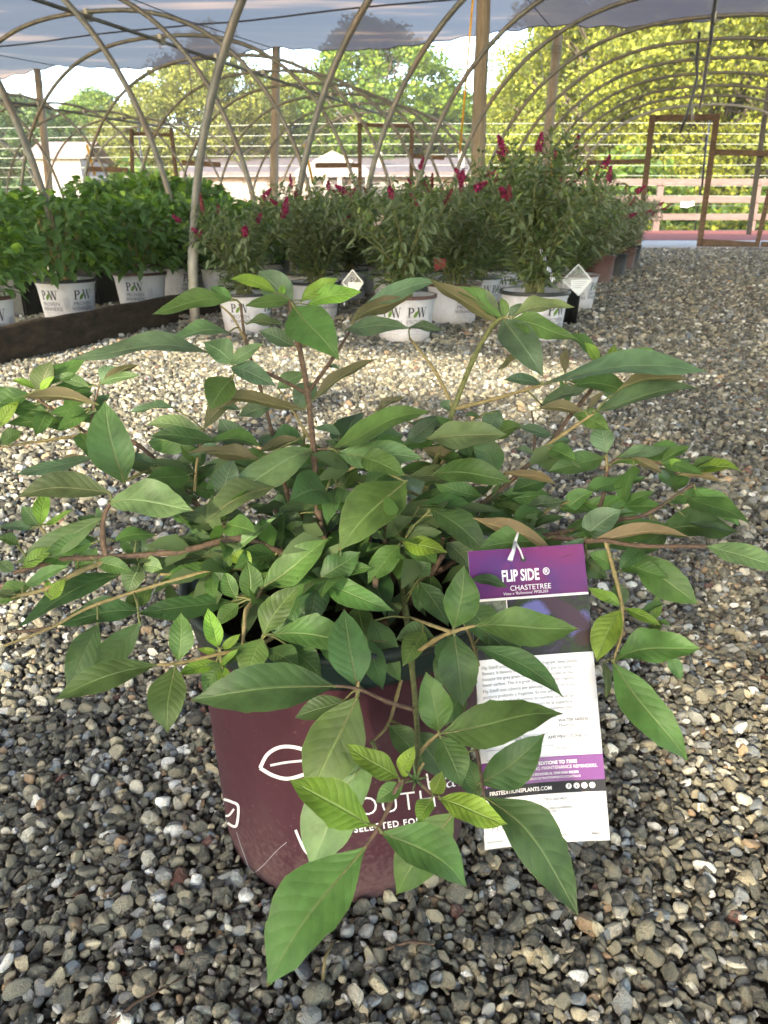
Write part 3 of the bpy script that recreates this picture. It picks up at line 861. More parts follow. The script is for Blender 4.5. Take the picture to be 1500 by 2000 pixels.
# thin warm air: the far trees and buildings fade a little
hz = MB(); hz.box((0, 30, 13.5), (170, 110, 30))
M['haze'] = bpy.data.materials.new('haze_air'); M['haze'].use_nodes = True
nt = M['haze'].node_tree; nt.nodes.clear()
ho = nt.nodes.new('ShaderNodeOutputMaterial'); hv = nt.nodes.new('ShaderNodeVolumePrincipled')
hv.inputs['Density'].default_value = 0.0008; hv.inputs['Color'].default_value = (0.99, 0.95, 0.86, 1); hv.inputs['Anisotropy'].default_value = 0.0
nt.links.new(hv.outputs[0], ho.inputs['Volume'])
ho_ = hz.build('haze', M['haze']); ho_['kind'] = 'stuff'; ho_['label'] = 'thin warm haze over the yard'
# ================================================================== GRAVEL
rocks = bpy.data.collections.new('stone_shapes')
def rock_mesh(seed, sub):
    import bmesh
    bm = bmesh.new(); bmesh.ops.create_icosphere(bm, subdivisions=sub, radius=1.0)
    rng = np.random.default_rng(seed)
    pl = rng.normal(size=(13, 3)); pl /= np.linalg.norm(pl, axis=1)[:, None]; off = 0.50 + 0.34 * rng.random(13)
    sc = np.array([1.0, 0.62 + .35 * rng.random(), 0.5 + .3 * rng.random()])
    for v in bm.verts:
        p = np.array(v.co)
        for n_, o_ in zip(pl, off):
            d = p @ n_
            if d > o_: p = p - n_ * (d - o_) * 0.96
        p = p + rng.normal(size=3) * (0.022 if sub < 3 else 0.008)
        v.co = Vector(p * sc)
    me = bpy.data.meshes.new('stone'); bm.to_mesh(me); bm.free()
    me.polygons.foreach_set('use_smooth', [sub >= 3] * len(me.polygons))
    return me
m, nt, b = mat('stone_mixed', (0.3, 0.28, 0.24), 0.62, 0.35)
at_ = N(nt, 'ShaderNodeAttribute'); at_.attribute_type = 'INSTANCER'; at_.attribute_name = 'tint'
co = objco(nt, (1, 1, 1))
f = noise(nt, 2.3, 5, 0.65, co, 0.5)
f2 = noise(nt, 11, 4, 0.6, co)
vv = mixc(nt, ramp(nt, f, [(0.42, (0.0,) * 3), (0.70, (0.6,) * 3)]), at_.outputs['Color'], (0.40, 0.34, 0.25))
vv = mixc(nt, ramp(nt, f2, [(0.55, (0,) * 3), (0.72, (0.6,) * 3)]), vv, (0.06, 0.055, 0.05))
nt.links.new(vv, b.inputs['Base Color'])
bump(nt, b, math_(nt, 'ADD', f2, math_(nt, 'MULTIPLY', f, 1.5)), 0.55, 0.12)
M['stone'] = m
NR = 10
for i in range(NR):
    me = rock_mesh(100 + i, 3 if i < 5 else 2); me.materials.append(m)
    ro = bpy.data.objects.new('stone_%02d' % i, me); rocks.objects.link(ro)

pal = np.array([(0.105, 0.105, 0.09), (0.045, 0.048, 0.048), (0.17, 0.165, 0.135), (0.27, 0.245, 0.185), (0.45, 0.39, 0.28), (0.28, 0.285, 0.29), (0.58, 0.54, 0.46), (0.78, 0.76, 0.74), (0.20, 0.23, 0.27), (0.40, 0.27, 0.17), (0.15, 0.065, 0.055)])
pw_ = np.array([0.20, 0.14, 0.18, 0.14, 0.10, 0.07, 0.065, 0.045, 0.045, 0.02, 0.008]); pw_ /= pw_.sum()
def gravel(name, y0, y1, step, size, sig, seed, lift, slope=0.56, pad=0.12):
    rng = np.random.default_rng(seed)
    xs, ys = [], []
    y = y0
    while y < y1:
        hw = slope * (y + 0.25) + pad
        k = int(2 * hw / step)
        xs.append(np.linspace(-hw, hw, k)); ys.append(np.full(k, y)); y += step * 0.88
    x = np.concatenate(xs); y = np.concatenate(ys); n = len(x)
    x += rng.uniform(-.55, .55, n) * step; y += rng.uniform(-.55, .55, n) * step
    s = size * np.exp(rng.normal(0, sig, n))
    s = np.clip(s, size * 0.45, size * 2.5)
    keep = ((x + 0.034) ** 2 + (y - 0.546) ** 2) > (0.1045 ** 2)
    z = s * 0.12 + rng.random(n) * lift + 0.004 * np.sin(x * 9) * np.cos(y * 7)
    # low mounds: the bed is not flat
    x, y, s, z = x[keep], y[keep], s[keep], z[keep]; n = len(x)
    me = bpy.data.meshes.new(name)
    me.vertices.add(n); me.vertices.foreach_set('co', np.stack([x, y, z], 1).ravel())
    def attr(nm, tp, key, arr):
        a = me.attributes.new(nm, tp, 'POINT'); a.data.foreach_set(key, arr.ravel())
    sc3 = s[:, None] * 0.5 * (0.85 + 0.4 * rng.random((n, 3)))
    attr('scl', 'FLOAT_VECTOR', 'vector', sc3.astype(np.float32))
    rot = np.stack([rng.normal(0, .5, n), rng.normal(0, .5, n), rng.uniform(0, 6.283, n)], 1)
    attr('rot', 'FLOAT_VECTOR', 'vector', rot.astype(np.float32))
    attr('idx', 'INT', 'value', rng.integers(0, NR, n).astype(np.int32))
    c = pal[rng.choice(len(pal), n, p=pw_)] * (0.75 + 0.5 * rng.random((n, 1)))
    # grey on the left of the yard, warmer stones towards the right
    w = np.clip((x / (0.5 * y + 0.5)) * 0.5 + 0.5, 0, 1)[:, None]
    c = c * ((1 - w) * np.array([1.42, 1.50, 1.50]) + w * np.array([1.26, 1.26, 1.12]))
    attr('tint', 'FLOAT_COLOR', 'color', np.concatenate([c, np.ones((n, 1))], 1).astype(np.float32))
    o = link(name, me)
    o['kind'] = 'stuff'
    ng = bpy.data.node_groups.new(name, 'GeometryNodeTree')
    ng.interface.new_socket('Geometry', in_out='INPUT', socket_type='NodeSocketGeometry')
    ng.interface.new_socket('Geometry', in_out='OUTPUT', socket_type='NodeSocketGeometry')
    gi = ng.nodes.new('NodeGroupInput'); go = ng.nodes.new('NodeGroupOutput')
    ip = ng.nodes.new('GeometryNodeInstanceOnPoints'); ci = ng.nodes.new('GeometryNodeCollectionInfo')
    ci.inputs['Collection'].default_value = rocks; ci.inputs['Separate Children'].default_value = True; ci.inputs['Reset Children'].default_value = True
    def na(nm, tp):
        a = ng.nodes.new('GeometryNodeInputNamedAttribute'); a.data_type = tp; a.inputs['Name'].default_value = nm; return a.outputs['Attribute']
    m2p = ng.nodes.new('GeometryNodeMeshToPoints')
    ng.links.new(gi.outputs[0], m2p.inputs['Mesh'])
    ng.links.new(m2p.outputs[0], ip.inputs['Points']); ng.links.new(ci.outputs[0], ip.inputs['Instance'])
    ip.inputs['Pick Instance'].default_value = True
    ng.links.new(na('idx', 'INT'), ip.inputs['Instance Index'])
    er = ng.nodes.new('FunctionNodeEulerToRotation'); ng.links.new(na('rot', 'FLOAT_VECTOR'), er.inputs[0])
    ng.links.new(er.outputs[0], ip.inputs['Rotation'])
    ng.links.new(na('scl', 'FLOAT_VECTOR'), ip.inputs['Scale'])
    ng.links.new(ip.outputs[0], go.inputs[0])
    md = o.modifiers.new('scatter', 'NODES'); md.node_group = ng
    return n
ng_ = 0
ng_ += gravel('gravel', 0.10, 1.15, 0.0054, 0.0083, 0.40, 1, 0.006)
ng_ += gravel('gravel', 1.13, 3.1, 0.0088, 0.0108, 0.42, 2, 0.006)
ng_ += gravel('gravel', 3.08, 6.2, 0.0175, 0.018, 0.36, 3, 0.005)
ng_ += gravel('gravel', 6.15, 12.6, 0.032, 0.026, 0.36, 4, 0.004)
print('stones', ng_)
for o in list(scene.objects):
    if o.name.startswith('gravel') and o.get('kind') == 'stuff': o['label'] = 'loose mixed grey and tan gravel stones'

# ================================================================== NURSERY POTS AND SHRUBS
def text_mesh(body, size, bold=0.0, align='CENTER', space=1.0):
    cu = bpy.data.curves.new('txt', 'FONT'); cu.body = body; cu.size = size; cu.align_x = align; cu.align_y = 'CENTER'; cu.offset = bold; cu.space_character = space
    cu.resolution_u = 3
    ob = bpy.data.objects.new('txt', cu); COL.objects.link(ob)
    dg = bpy.context.evaluated_depsgraph_get()
    me = bpy.data.meshes.new_from_object(ob.evaluated_get(dg))
    vs = [tuple(v.co) for v in me.vertices]; fs = [tuple(p.vertices) for p in me.polygons]
    bpy.data.objects.remove(ob); bpy.data.curves.remove(cu); bpy.data.meshes.remove(me)
    return vs, fs
def put_text(mb, body, size, fn, bold=0.0, align='CENTER', m=0, space=1.0):
    vs, fs = text_mesh(body, size, bold, align, space)
    base = mb.n
    for v in vs: mb.vert(fn(v[0], v[1]))
    for f in fs: mb.face([base + k for k in f], m)
def poly2(mb, pts, fn, m=0):
    mb.face([mb.vert(fn(x, y)) for x, y in pts], m)
def strip2(mb, pts, w, fn, m=0, closed=False):
    n = len(pts); ids = []
    for i, (x, y) in enumerate(pts):
        x0, y0 = pts[i - 1] if (i > 0 or closed) else pts[i]
        x1, y1 = pts[(i + 1) % n] if (i < n - 1 or closed) else pts[i]
        dx, dy = x1 - x0, y1 - y0; L = math.hypot(dx, dy) or 1
        ww = w[i] if hasattr(w, '__len__') else w
        nx, ny = -dy / L * ww / 2, dx / L * ww / 2
        ids.append((mb.vert(fn(x + nx, y + ny)), mb.vert(fn(x - nx, y - ny))))
    for i in range(n - (0 if closed else 1)):
        a = ids[i]; b_ = ids[(i + 1) % n]
        mb.face((a[0], a[1], b_[1], b_[0]), m)
def logo_pw(mb, fn0, s, m_blk=0, m_grn=1):
    """serif P and W with a small leaf between them, cap height s"""
    def fn(x, y): return fn0(x * s, y * s)
    P = [(-0.98, 0), (-0.98, 1)]
    strip2(mb, [(-0.86, 0.0), (-0.86, 1.0)], 0.17, fn, m_blk)
    strip2(mb, [(-1.06, 0.025), (-0.66, 0.025)], 0.05, fn, m_blk); strip2(mb, [(-1.06, 0.975), (-0.78, 0.975)], 0.05, fn, m_blk)
    arc = [(-0.80 + 0.36 * max(0, cos(a)) + (0 if cos(a) > 0 else 0), 0.725 + 0.25 * sin(a)) for a in [pi / 2 - i * pi / 10 for i in range(11)]]
    strip2(mb, arc, [0.04 + 0.13 * abs(cos(a)) for a in [pi / 2 - i * pi / 10 for i in range(11)]], fn, m_blk)
    for (x0, x1, w) in ((0.06, 0.30, 0.15), (0.30, 0.50, 0.05), (0.50, 0.74, 0.15), (0.74, 0.96, 0.05)):
        up0 = 1.0 if x0 in (0.06,) or x0 == 0.50 else 0.0
        strip2(mb, [(x0, up0), (x1, 1 - up0)], w, fn, m_blk)
    for xc in (0.06, 0.50, 0.97): strip2(mb, [(xc - .14, 0.975), (xc + .14, 0.975)], 0.05, fn, m_blk)
    lf = [(-0.38, -0.06), (-0.42, 0.22), (-0.24, 0.52), (0.06, 0.70), (0.08, 0.38), (-0.08, 0.08)]
    poly2(mb, lf, fn, m_grn)
    strip2(mb, [(-0.40, -0.12), (-0.12, 0.36)], 0.03, fn, m_blk)
def nursery_pot(root, h, rt, rb, material, print_=None, seed=0, soil=True, rimmat=None):
    mb = MB()
    t = 0.003
    rr = lambda z: rb + (rt - rb) * z / h
    prof = [(rb - 0.012, 0.004), (rb - 0.004, 0.0), (rb, 0.008), (rr(h * .12) - .001, h * .12), (rr(h * .5), h * .5), (rr(h * .86), h * .86), (rr(h * .87) + .003, h * .875), (rt + 0.002, h - .012), (rt + .006, h - .010), (rt + .007, h - .001), (rt + .004, h), (rt - t, h - .001), (rr(h * .8) - t, h * .8)]
    rings = mb.lathe(prof, 44)
    pot = mb.build('pot', material, root, True)
    mb = MB(); rng = np.random.default_rng(seed)
    zs = h * 0.86; r_ = rr(zs) - t - .001
    c = mb.vert((0, 0, zs + .008)); prev = None; ringlist = []
    for q in (0.3, 0.6, 0.85, 1.0):
        ringlist.append([mb.vert((r_ * q * cos(2 * pi * k / 24), r_ * q * sin(2 * pi * k / 24), zs + rng.normal() * .003)) for k in range(24)])
    for k in range(24): mb.face((c, ringlist[0][k], ringlist[0][(k + 1) % 24]))
    for a in range(3):
        for k in range(24): mb.face((ringlist[a][k], ringlist[a + 1][k], ringlist[a + 1][(k + 1) % 24], ringlist[a][(k + 1) % 24]))
    mb.build('soil', M['soil'], root)
    if rimmat:
        mb = MB(); mb.lathe([(rt - .002, h + .0008), (rt + .0078, h + .0012), (rt + .0085, h - .006), (rt + .0072, h - .0135)], 44); mb.build('rim', rimmat, pot, True)
    if print_:
        mb = MB()
        for ang in print_:
            def fn(x, y, ang=ang, z0=h * 0.56):
                z = z0 + y; r = rr(z) + .0012; a = -pi / 2 + ang + x / r
                return (r * cos(a), r * sin(a), z)
            S = h * .215
            logo_pw(mb, lambda x, y: fn(x, y), S)
            put_text(mb, 'PROVEN', h * .125, lambda x, y: fn(x, y - h * .10), 0.0006, m=2)
            put_text(mb, 'WINNERS', h * .125, lambda x, y: fn(x, y - h * .215), 0.0006, m=2)
            strip2(mb, [(-.044 + .011 * i, -h * .30) for i in range(9)], .0012, fn, 2)
            # small print beside the logo and recycling triangle
            for k in range(5):
                strip2(mb, [(.072 + k * .0052, -h * .2 + j * h * .05) for j in range(6)], .002, fn, 3)
            strip2(mb, [(.085, -h * .44), (.098, -h * .32), (.111, -h * .44)], .0022, fn, 3, True)
            strip2(mb, [(-.03 + .007 * i, -h * .36) for i in range(9)], .003, fn, 3)
            for k in range(9):
                strip2(mb, [(-.10 + k * .024, -h * .555), (-.10 + k * .024, -h * .52)], .005, fn, 3)
        mb.build('lettering', [M['ink_black'], M['ink_green'], M['ink_grey'], M['ink_light']], pot)
    return pot

def leaf6(mb, p, d, nrm, L, W, fold=0.25, m=0, droop=0.15):
    """folded pointed leaf with a bent midrib, 8 triangles"""
    d = d.normalized(); s = d.cross(nrm)
    if s.length < 1e-4: s = d.orthogonal()
    s.normalize(); n = s.cross(d)
    def P(u, v, dz=0): return p + d * (u * L) + s * (v * W) + n * (abs(v) * W * fold) - Vector((0, 0, 1)) * (droop * L * u * u)
    a = mb.vert(P(0, 0)); b1 = mb.vert(P(.38, 0)); b2 = mb.vert(P(.72, 0)); t = mb.vert(P(1, 0))
    l1 = mb.vert(P(.38, .5)); l2 = mb.vert(P(.72, .32)); r1 = mb.vert(P(.38, -.5)); r2 = mb.vert(P(.72, -.32))
    for f in ((a, b1, l1), (a, r1, b1), (b1, b2, l2, l1), (b1, r1, r2, b2), (b2, t, l2), (b2, r2, t)): mb.face(f, m)

def bud_meshes(seed, h, spread, nst, leafmat, dense=1.0):
    rnd = random.Random(seed)
    st = MB(); lv = MB(); tips = []
    for i in range(nst):
        a = 2 * pi * i / nst + rnd.uniform(-.35, .35); k = rnd.random() ** .6
        out = spread * k; hh = h * rnd.uniform(.68, 1.0) * (1.05 - .25 * k)
        p0 = Vector((rnd.uniform(-.04, .04), rnd.uniform(-.04, .04), 0))
        p3 = Vector((out * cos(a), out * sin(a), hh)); p1 = p0.lerp(p3, .35) + Vector((cos(a), sin(a), 0)) * -.02 + Vector((0, 0, .05)); p2 = p0.lerp(p3, .7) + Vector((0, 0, .04))
        pts = [p0, p1, p2, p3]
        st.tube(pts, [.004, .003, .0022, .0012], 5, cap=False)
        tips.append((p3, (p3 - p2).normalized()))
        nn = int(hh / .0115 * dense)
        for j in range(nn):
            t = .10 + .9 * j / nn; q = t * 3; s = min(2, int(q)); P_ = pts[s].lerp(pts[s + 1], q - s); D = (pts[s + 1] - pts[s]).normalized()
            for sd in (0, 1):
                aa = rnd.uniform(0, 2 * pi) if sd == 0 else aa + pi + rnd.uniform(-.4, .4)
                o_ = (D.orthogonal().normalized() * cos(aa) + D.cross(D.orthogonal().normalized()) * sin(aa))
                # side twigs carry leaves too
                reach = rnd.uniform(0, .095) * (1 - t * .75)
                b_ = P_ + o_ * reach
                L = rnd.uniform(.034, .074) * (1.0 - .3 * t); W = L * rnd.uniform(.25, .38)
                dd = o_ * .9 + D * rnd.uniform(.1, .8) + Vector((0, 0, rnd.uniform(-.35, .35)))
                leaf6(lv, b_, dd, Vector((rnd.uniform(-.4, .4), rnd.uniform(-.4, .4), 1)), L, W, rnd.uniform(.1, .5), 0, rnd.uniform(0, .35))
    return st.mesh('stem', M['stem_green'], True), lv.mesh('foliage', leafmat), tips
def spike_mesh(seed, L, r, material):
    rnd = random.Random(seed); mb = MB()
    mb.tube([(0, 0, -.02), (0, 0, L)], .0012, 4)
    n = int(L * 2300)
    for k in range(n):
        t = rnd.random(); rad = r * (1 - t) ** .6 * rnd.uniform(.35, 1) + .0015; a = rnd.uniform(0, 2 * pi)
        c = Vector((rad * cos(a), rad * sin(a), t * L)); o = Vector((cos(a), sin(a), rnd.uniform(-.2, .9))).normalized(); u = o.orthogonal().normalized(); w = o.cross(u); s = rnd.uniform(.0035, .006)
        mb.quad(c + u * s, c + w * s + o * s * .4, c - u * s, c - w * s + o * s * .3)
    return mb.mesh('flower_spike', material)
SPK = [spike_mesh(1, .085, .014, M['magenta']), spike_mesh(2, .06, .016, M['magenta']), spike_mesh(3, .075, .010, M['faded']), spike_mesh(4, .045, .014, M['magenta'])]
BUD = [bud_meshes(1, .52, .33, 28, M['bud']), bud_meshes(2, .55, .32, 28, M['bud']), bud_meshes(3, .51, .34, 28, M['bud']), bud_meshes(4, .50, .31, 26, M['budpale'])]
BUDTALL = bud_meshes(7, .66, .36, 40, M['bud'], 1.1)

def hyd_meshes(seed, h, rad, n, L0=.06):
    rnd = random.Random(seed); st = MB(); lv = MB()
    for i in range(12):
        a = rnd.uniform(0, 6.28); o = rad * rnd.uniform(.2, .7)
        st.tube([(rnd.uniform(-.03, .03), rnd.uniform(-.03, .03), 0), (o * .4 * cos(a), o * .4 * sin(a), h * .3), (o * cos(a), o * sin(a), h * .8)], [.005, .004, .002], 5, cap=False)
    for k in range(n):
        t = rnd.random() ** .8; z = h * (.10 + .9 * t)
        env = rad * (sin(pi * (0.16 + .70 * t)) ** .55)
        a = rnd.uniform(0, 2 * pi); q = env * rnd.random() ** .28
        bmp = 1 + .16 * sin(a * 3 + seed) * sin(t * 7 + seed)
        q *= bmp
        p = Vector((q * cos(a), q * sin(a), z * (1 - .25 * (q / rad) ** 2)))
        L = rnd.uniform(.7, 1.25) * L0; W = L * rnd.uniform(.5, .66)
        d = Vector((cos(a) * rnd.uniform(.2, 1.2), sin(a) * rnd.uniform(.2, 1.2), rnd.uniform(-.45, .75))) + Vector((rnd.uniform(-.5, .5), rnd.uniform(-.5, .5), 0))
        leaf6(lv, p, d, Vector((rnd.uniform(-.3, .3) + cos(a) * .6, rnd.uniform(-.3, .3) + sin(a) * .6, 1)), L, W, rnd.uniform(.1, .5), 0, rnd.uniform(.05, .5))
    return st.mesh('stem', M['stem_tan'], True), lv.mesh('foliage', M['hyd'])
HYD = [hyd_meshes(1, .42, .25, 900), hyd_meshes(2, .40, .26, 900), hyd_meshes(3, .44, .24, 900)]
HYDBIG = [hyd_meshes(5, .62, .30, 620, .095), hyd_meshes(6, .66, .28, 620, .095)]

POTH = .205
_pot_cache = {}
def pot_for(root, kind, seed, ang=None):
    key = (kind, ang)
    if key in _pot_cache:
        for o in _pot_cache[key]: copy_kid(o, root) if False else KIDS.setdefault(root.name, []).append(_ck(o, root))
        return
    if kind == 'white': nursery_pot(root, POTH, .138, .114, M['white_pot'], ang or (0.0,), seed, rimmat=M['black_plastic'] if seed % 2 else M['brown_pot'])
    elif kind == 'plainwhite': nursery_pot(root, POTH, .138, .114, M['white_pot'], None, seed)
    elif kind == 'brown': nursery_pot(root, POTH * 1.05, .125, .108, M['brown_pot'], None, seed)
    else: nursery_pot(root, POTH, .115, .10, M['dark_pot'], None, seed)
    _pot_cache[key] = list(KIDS[root.name])
def _ck(o, parent):
    c = o.copy(); COL.objects.link(c); c.parent = parent
    for ch in KIDS.get(o.name, []):
        d = ch.copy(); COL.objects.link(d); d.parent = c
    return c
def shrub(kind, x, y, meshes, label, group, pot='white', ang=None, rz=0.0, sc=1.0, seed=0, spikes=0, pscale=1.0, spike_list=None, drawpot=True):
    name = 'potted_hydrangea' if kind == 'h' else 'potted_butterfly_bush'
    root = empty(name, (x, y, 0), rz, label, 'potted shrub', group)
    root.scale = (pscale,) * 3
    if drawpot: pot_for(root, pot, seed, ang)
    zz = POTH * .86
    for nm, me in (('stem', meshes[0]), ('foliage', meshes[1])):
        o = link(nm, me, root); o.location = (0, 0, zz); o.scale = (sc, sc, sc); o.rotation_euler = (0, 0, seed * 1.7)
    rnd = random.Random(seed * 31 + 5)
    if kind == 'b' and spikes:
        tips = list(meshes[2]); rnd.shuffle(tips)
        Rz = Matrix.Rotation(seed * 1.7, 3, 'Z')
        for k in range(min(spikes, len(tips))):
            p, d = tips[k]
            o = link('flower_spike', SPK[rnd.choice((0, 1, 1, 2, 3))], root)
            p = Rz @ (p * sc); d = Rz @ (d + Vector((rnd.uniform(-.5, .5), rnd.uniform(-.5, .5), 0)))
            o.location = p + Vector((0, 0, zz)); o.rotation_euler = d.to_track_quat('Z', 'Y').to_euler(); o.scale = (rnd.uniform(.75, 1.25),) * 3
    return root

def gp(px, py, r=0.114):
    """ground point of a pot centre whose front base edge shows at px,py"""
    p = on_z(px, py); d = Vector((p.x, p.y, 0)).normalized()
    return p + d * r
BG = 'butterfly bushes in nursery pots beside the gravel aisle'
HG = 'hydrangeas in nursery pots left of the edging board'
front = [
    (1038, 672, BUDTALL, 'tallest butterfly bush, in the white pot with its tag stake nearest the gravel aisle', 'white', (-.42, .62), 1.0, 11, 11, 1.0),
    (790, 672, BUD[1], 'butterfly bush in the middle white pot of the front row, two logos facing', 'white', (-.5, .42), 1.10, 2, 7, .92),
    (484, 656, BUD[0], 'butterfly bush in the smaller white pot nearest the steel hoop foot', 'white', (-.1, 1.3), 1.0, 3, 9, .86),
    (884, 637, BUD[2], 'butterfly bush in a white pot standing just behind the middle front pot', 'white', (.45,), 1.14, 4, 5, .93),
    (618, 628, BUD[0], 'butterfly bush in a white pot half hidden behind the tall chaste tree shoot', 'white', (0.1, .9), 1.08, 5, 5, .9),
    (1118, 606, BUD[1], 'butterfly bush in the white pot with the diamond tag at the aisle edge', 'white', (-.1, .95), 1.08, 6, 6, .92),
]
for (px, py, ms, lab, pk, ang, sc, sd, spk, ps) in front:
    p = gp(px, py)
    shrub('b', p.x, p.y, ms, lab, BG, pk, ang, 0.0, sc, sd, spk, ps)
edge = [(1166, 554, 'brown', 1), (1195, 543, 'dark', 2), (1214, 528, 'brown', 3), (1228, 517, 'dark', 4)]
for i, (px, py, pk, sd) in enumerate(edge):
    p = gp(px, py, .1)
    shrub('b', p.x, p.y, BUD[3], ('pale leaved butterfly bush in the brown pot right behind the diamond tag pot', 'pale leaved butterfly bush in the black pot between two brown pots', 'pale leaved butterfly bush in the second brown pot along the aisle edge', 'pale leaved butterfly bush in the last dark pot before the red mulch')[i], BG, pk, None, 0.0, 1.15, sd, 4, .95)
# rows behind
rnd = random.Random(9)
row_words = ['first', 'second', 'third', 'fourth', 'fifth', 'sixth', 'seventh', 'eighth', 'ninth', 'tenth', 'eleventh', 'twelfth']
p0 = gp(1118, 606)
lp = Vector((on_z(378, 640).x, on_z(378, 640).y, 0))
cnt = 0
for r in range(1, 12):
    yrow = 3.95 + .44 * r
    xe = 1.02 + (yrow - 4.4) * .385 - .06
    xl = -1.0 + (yrow - 3.7) * .364 + .34
    k = 0; x = xe - (0.44 if r > 0 else 0)
    while x > xl and k < 4:
        xx, yy = x + rnd.uniform(-.03, .03), yrow + rnd.uniform(-.03, .03) + .05 * k
        pk = 'white' if r < 5 else rnd.choice(('white', 'brown', 'dark'))
        shrub('b', xx, yy, BUD[3] if (r > 4 and k < 2) else BUD[(r + k) % 3],
              'butterfly bush %s from the aisle edge in the %s row behind the front pots' % (row_words[k + 1], row_words[r - 1]), BG, pk, None if pk != 'white' else (0.1, .9), rnd.uniform(0, .6), rnd.uniform(1.0, 1.28), r * 5 + k, 3 if r < 4 else 2, rnd.uniform(.9, .98))
        x -= .45; k += 1; cnt += 1
# hydrangeas
pA = at(112, 549, 3.66); pB = at(259, 536, 4.1)
shrub('h', pA.x - .01, pA.y + .12, HYD[0], 'hydrangea in the white pot nearest the board, two logos facing, leftmost full pot', HG, 'white', (-.32, .95), 0, 1.05, 1)
shrub('h', pB.x, pB.y + .12, HYD[1], 'hydrangea in the white pot with one centred logo, behind the edging board', HG, 'white', (0.02, 2.2), 0, 1.05, 2)
p = at(338, 512, 4.75); shrub('h', p.x, p.y, HYD[2], 'hydrangea in the crumpled white pot just left of the steel hoop leg', HG, 'white', (1.0,), 0, 1.0, 3)
p = at(-48, 585, 3.0); shrub('h', p.x, p.y, HYD[2], 'hydrangea whose white pot is cut off by the left edge of the photo', HG, 'white', (.9,), 0, 1.0, 4)
cnt2 = 0
for r in range(0, 9):
    yrow = 4.35 + r * .52
    xr = -1.32 + (yrow - 3.9) * .364
    xmin = -0.56 * yrow - .25
    k = 0; x = xr - (.52 if r < 1 else 0)
    while x > xmin and k < 9:
        pxx = 750 + 1500 * x / (yrow * .932); big_ = (r >= 4 and 130 < pxx < 385)
        xx, yy = x + rnd.uniform(-.04, .04), yrow + rnd.uniform(-.04, .04) + .14 * k
        if not (r == 0 and abs(xx - pA.x) < .3):
            ms = HYDBIG[(r + k) % 2] if big_ else HYD[(r * 2 + k) % 3]
            shrub('h', xx, yy, ms, '%s hydrangea %s from the edging board in the %s row behind the front pots' % ('large leaved' if big_ else 'bright green', row_words[k], row_words[r]), HG, 'white' if r < 3 else 'plainwhite', (0.3, 1.4) if r < 3 else None, 0, rnd.uniform(.92, 1.1), r * 7 + k)
            cnt2 += 1
        x -= .50; k += 1
print('bushes', cnt, cnt2)

# narrow black pot, tags
p = gp(1110, 637, .04)
nb = empty('narrow_black_pot', (p.x, p.y, 0), 0, 'narrow black tube pot standing beside the tallest butterfly bush pot', 'pot')
mb = MB(); mb.lathe([(.0, .003), (.035, .003), (.036, 0), (.044, .155), (.046, .157), (.046, .163), (.042, .163), (.040, .15), (.034, .02), (0, .02)], 28); mb.build('pot', M['black_plastic'], nb, True)

m, nt, b = mat('clear_tag_film', (0.85, 0.88, 0.85), 0.25, 0.5)
tr = N(nt, 'ShaderNodeBsdfTransparent'); mx = N(nt, 'ShaderNodeMixShader'); mx.inputs[0].default_value = .86
nt.links.new(b.outputs[0], mx.inputs[1]); nt.links.new(tr.outputs[0], mx.inputs[2]); nt.links.new(mx.outputs[0], nt.nodes['Material Output'].inputs[0])
M['film'] = m
def diamond(c, dep, hw, hh, label, tilt):
    C0 = at(c[0], c[1], dep); o = empty('diamond_tag', C0, tilt, label, 'plant tag')
    k = dep / 1500; a, h_ = hw * k, hh * k
    q = [Vector((0, 0, h_)), Vector((a, 0, 0)), Vector((0.2 * a, 0, -h_)), Vector((-a, 0, 0))]
    mb = MB(); mb.face([mb.vert(v) for v in q]); mb.face([mb.vert(v + Vector((0, .0012, 0))) for v in q[::-1]]); mb.build('film', M['film'], o)
    mb = MB()
    for i in range(4): mb.bar(q[i] + Vector((0, -.001, 0)), q[(i + 1) % 4] + Vector((0, -.001, 0)), .003, .0045)
    mb.build('border', M['white_plastic'], o)
    mb = MB(); z = 0
    mb.face([mb.vert(v) for v in (Vector((-.42 * a, -.003, .02 * h_)), Vector((-.42 * a, -.003, -.46 * h_)), Vector((.2 * a, -.003, -.94 * h_)), Vector((.93 * a, -.003, .02 * h_)))])
    mb.build('paper', M['white_plastic'], o)
    mb = MB(); fn = lambda x, y: (x, -.0042, y)
    for r_, (u0, u1) in enumerate(((-.3, .7), (-.3, .6), (-.3, .5), (-.25, .35))):
        strip2(mb, [(a * u0, h_ * (-.1 - .13 * r_)), (a * u1, h_ * (-.1 - .13 * r_))], .0022, fn)
    mb.build('print', M['ink_light'], o)
    mb = MB(); mb.tube([Vector((-.9 * a, .004, -.1 * h_)), Vector((-.9 * a, .01, -h_ * 1.9))], .002, 5); mb.build('stake', M['white_plastic'], o)
diamond((1127, 547), 3.45, 29, 29, 'diamond shaped clear tag with white border beside the black tube pot', .1)
diamond((689, 552), 3.5, 21, 24, 'diamond shaped clear tag seen between the front white pots', -.2)
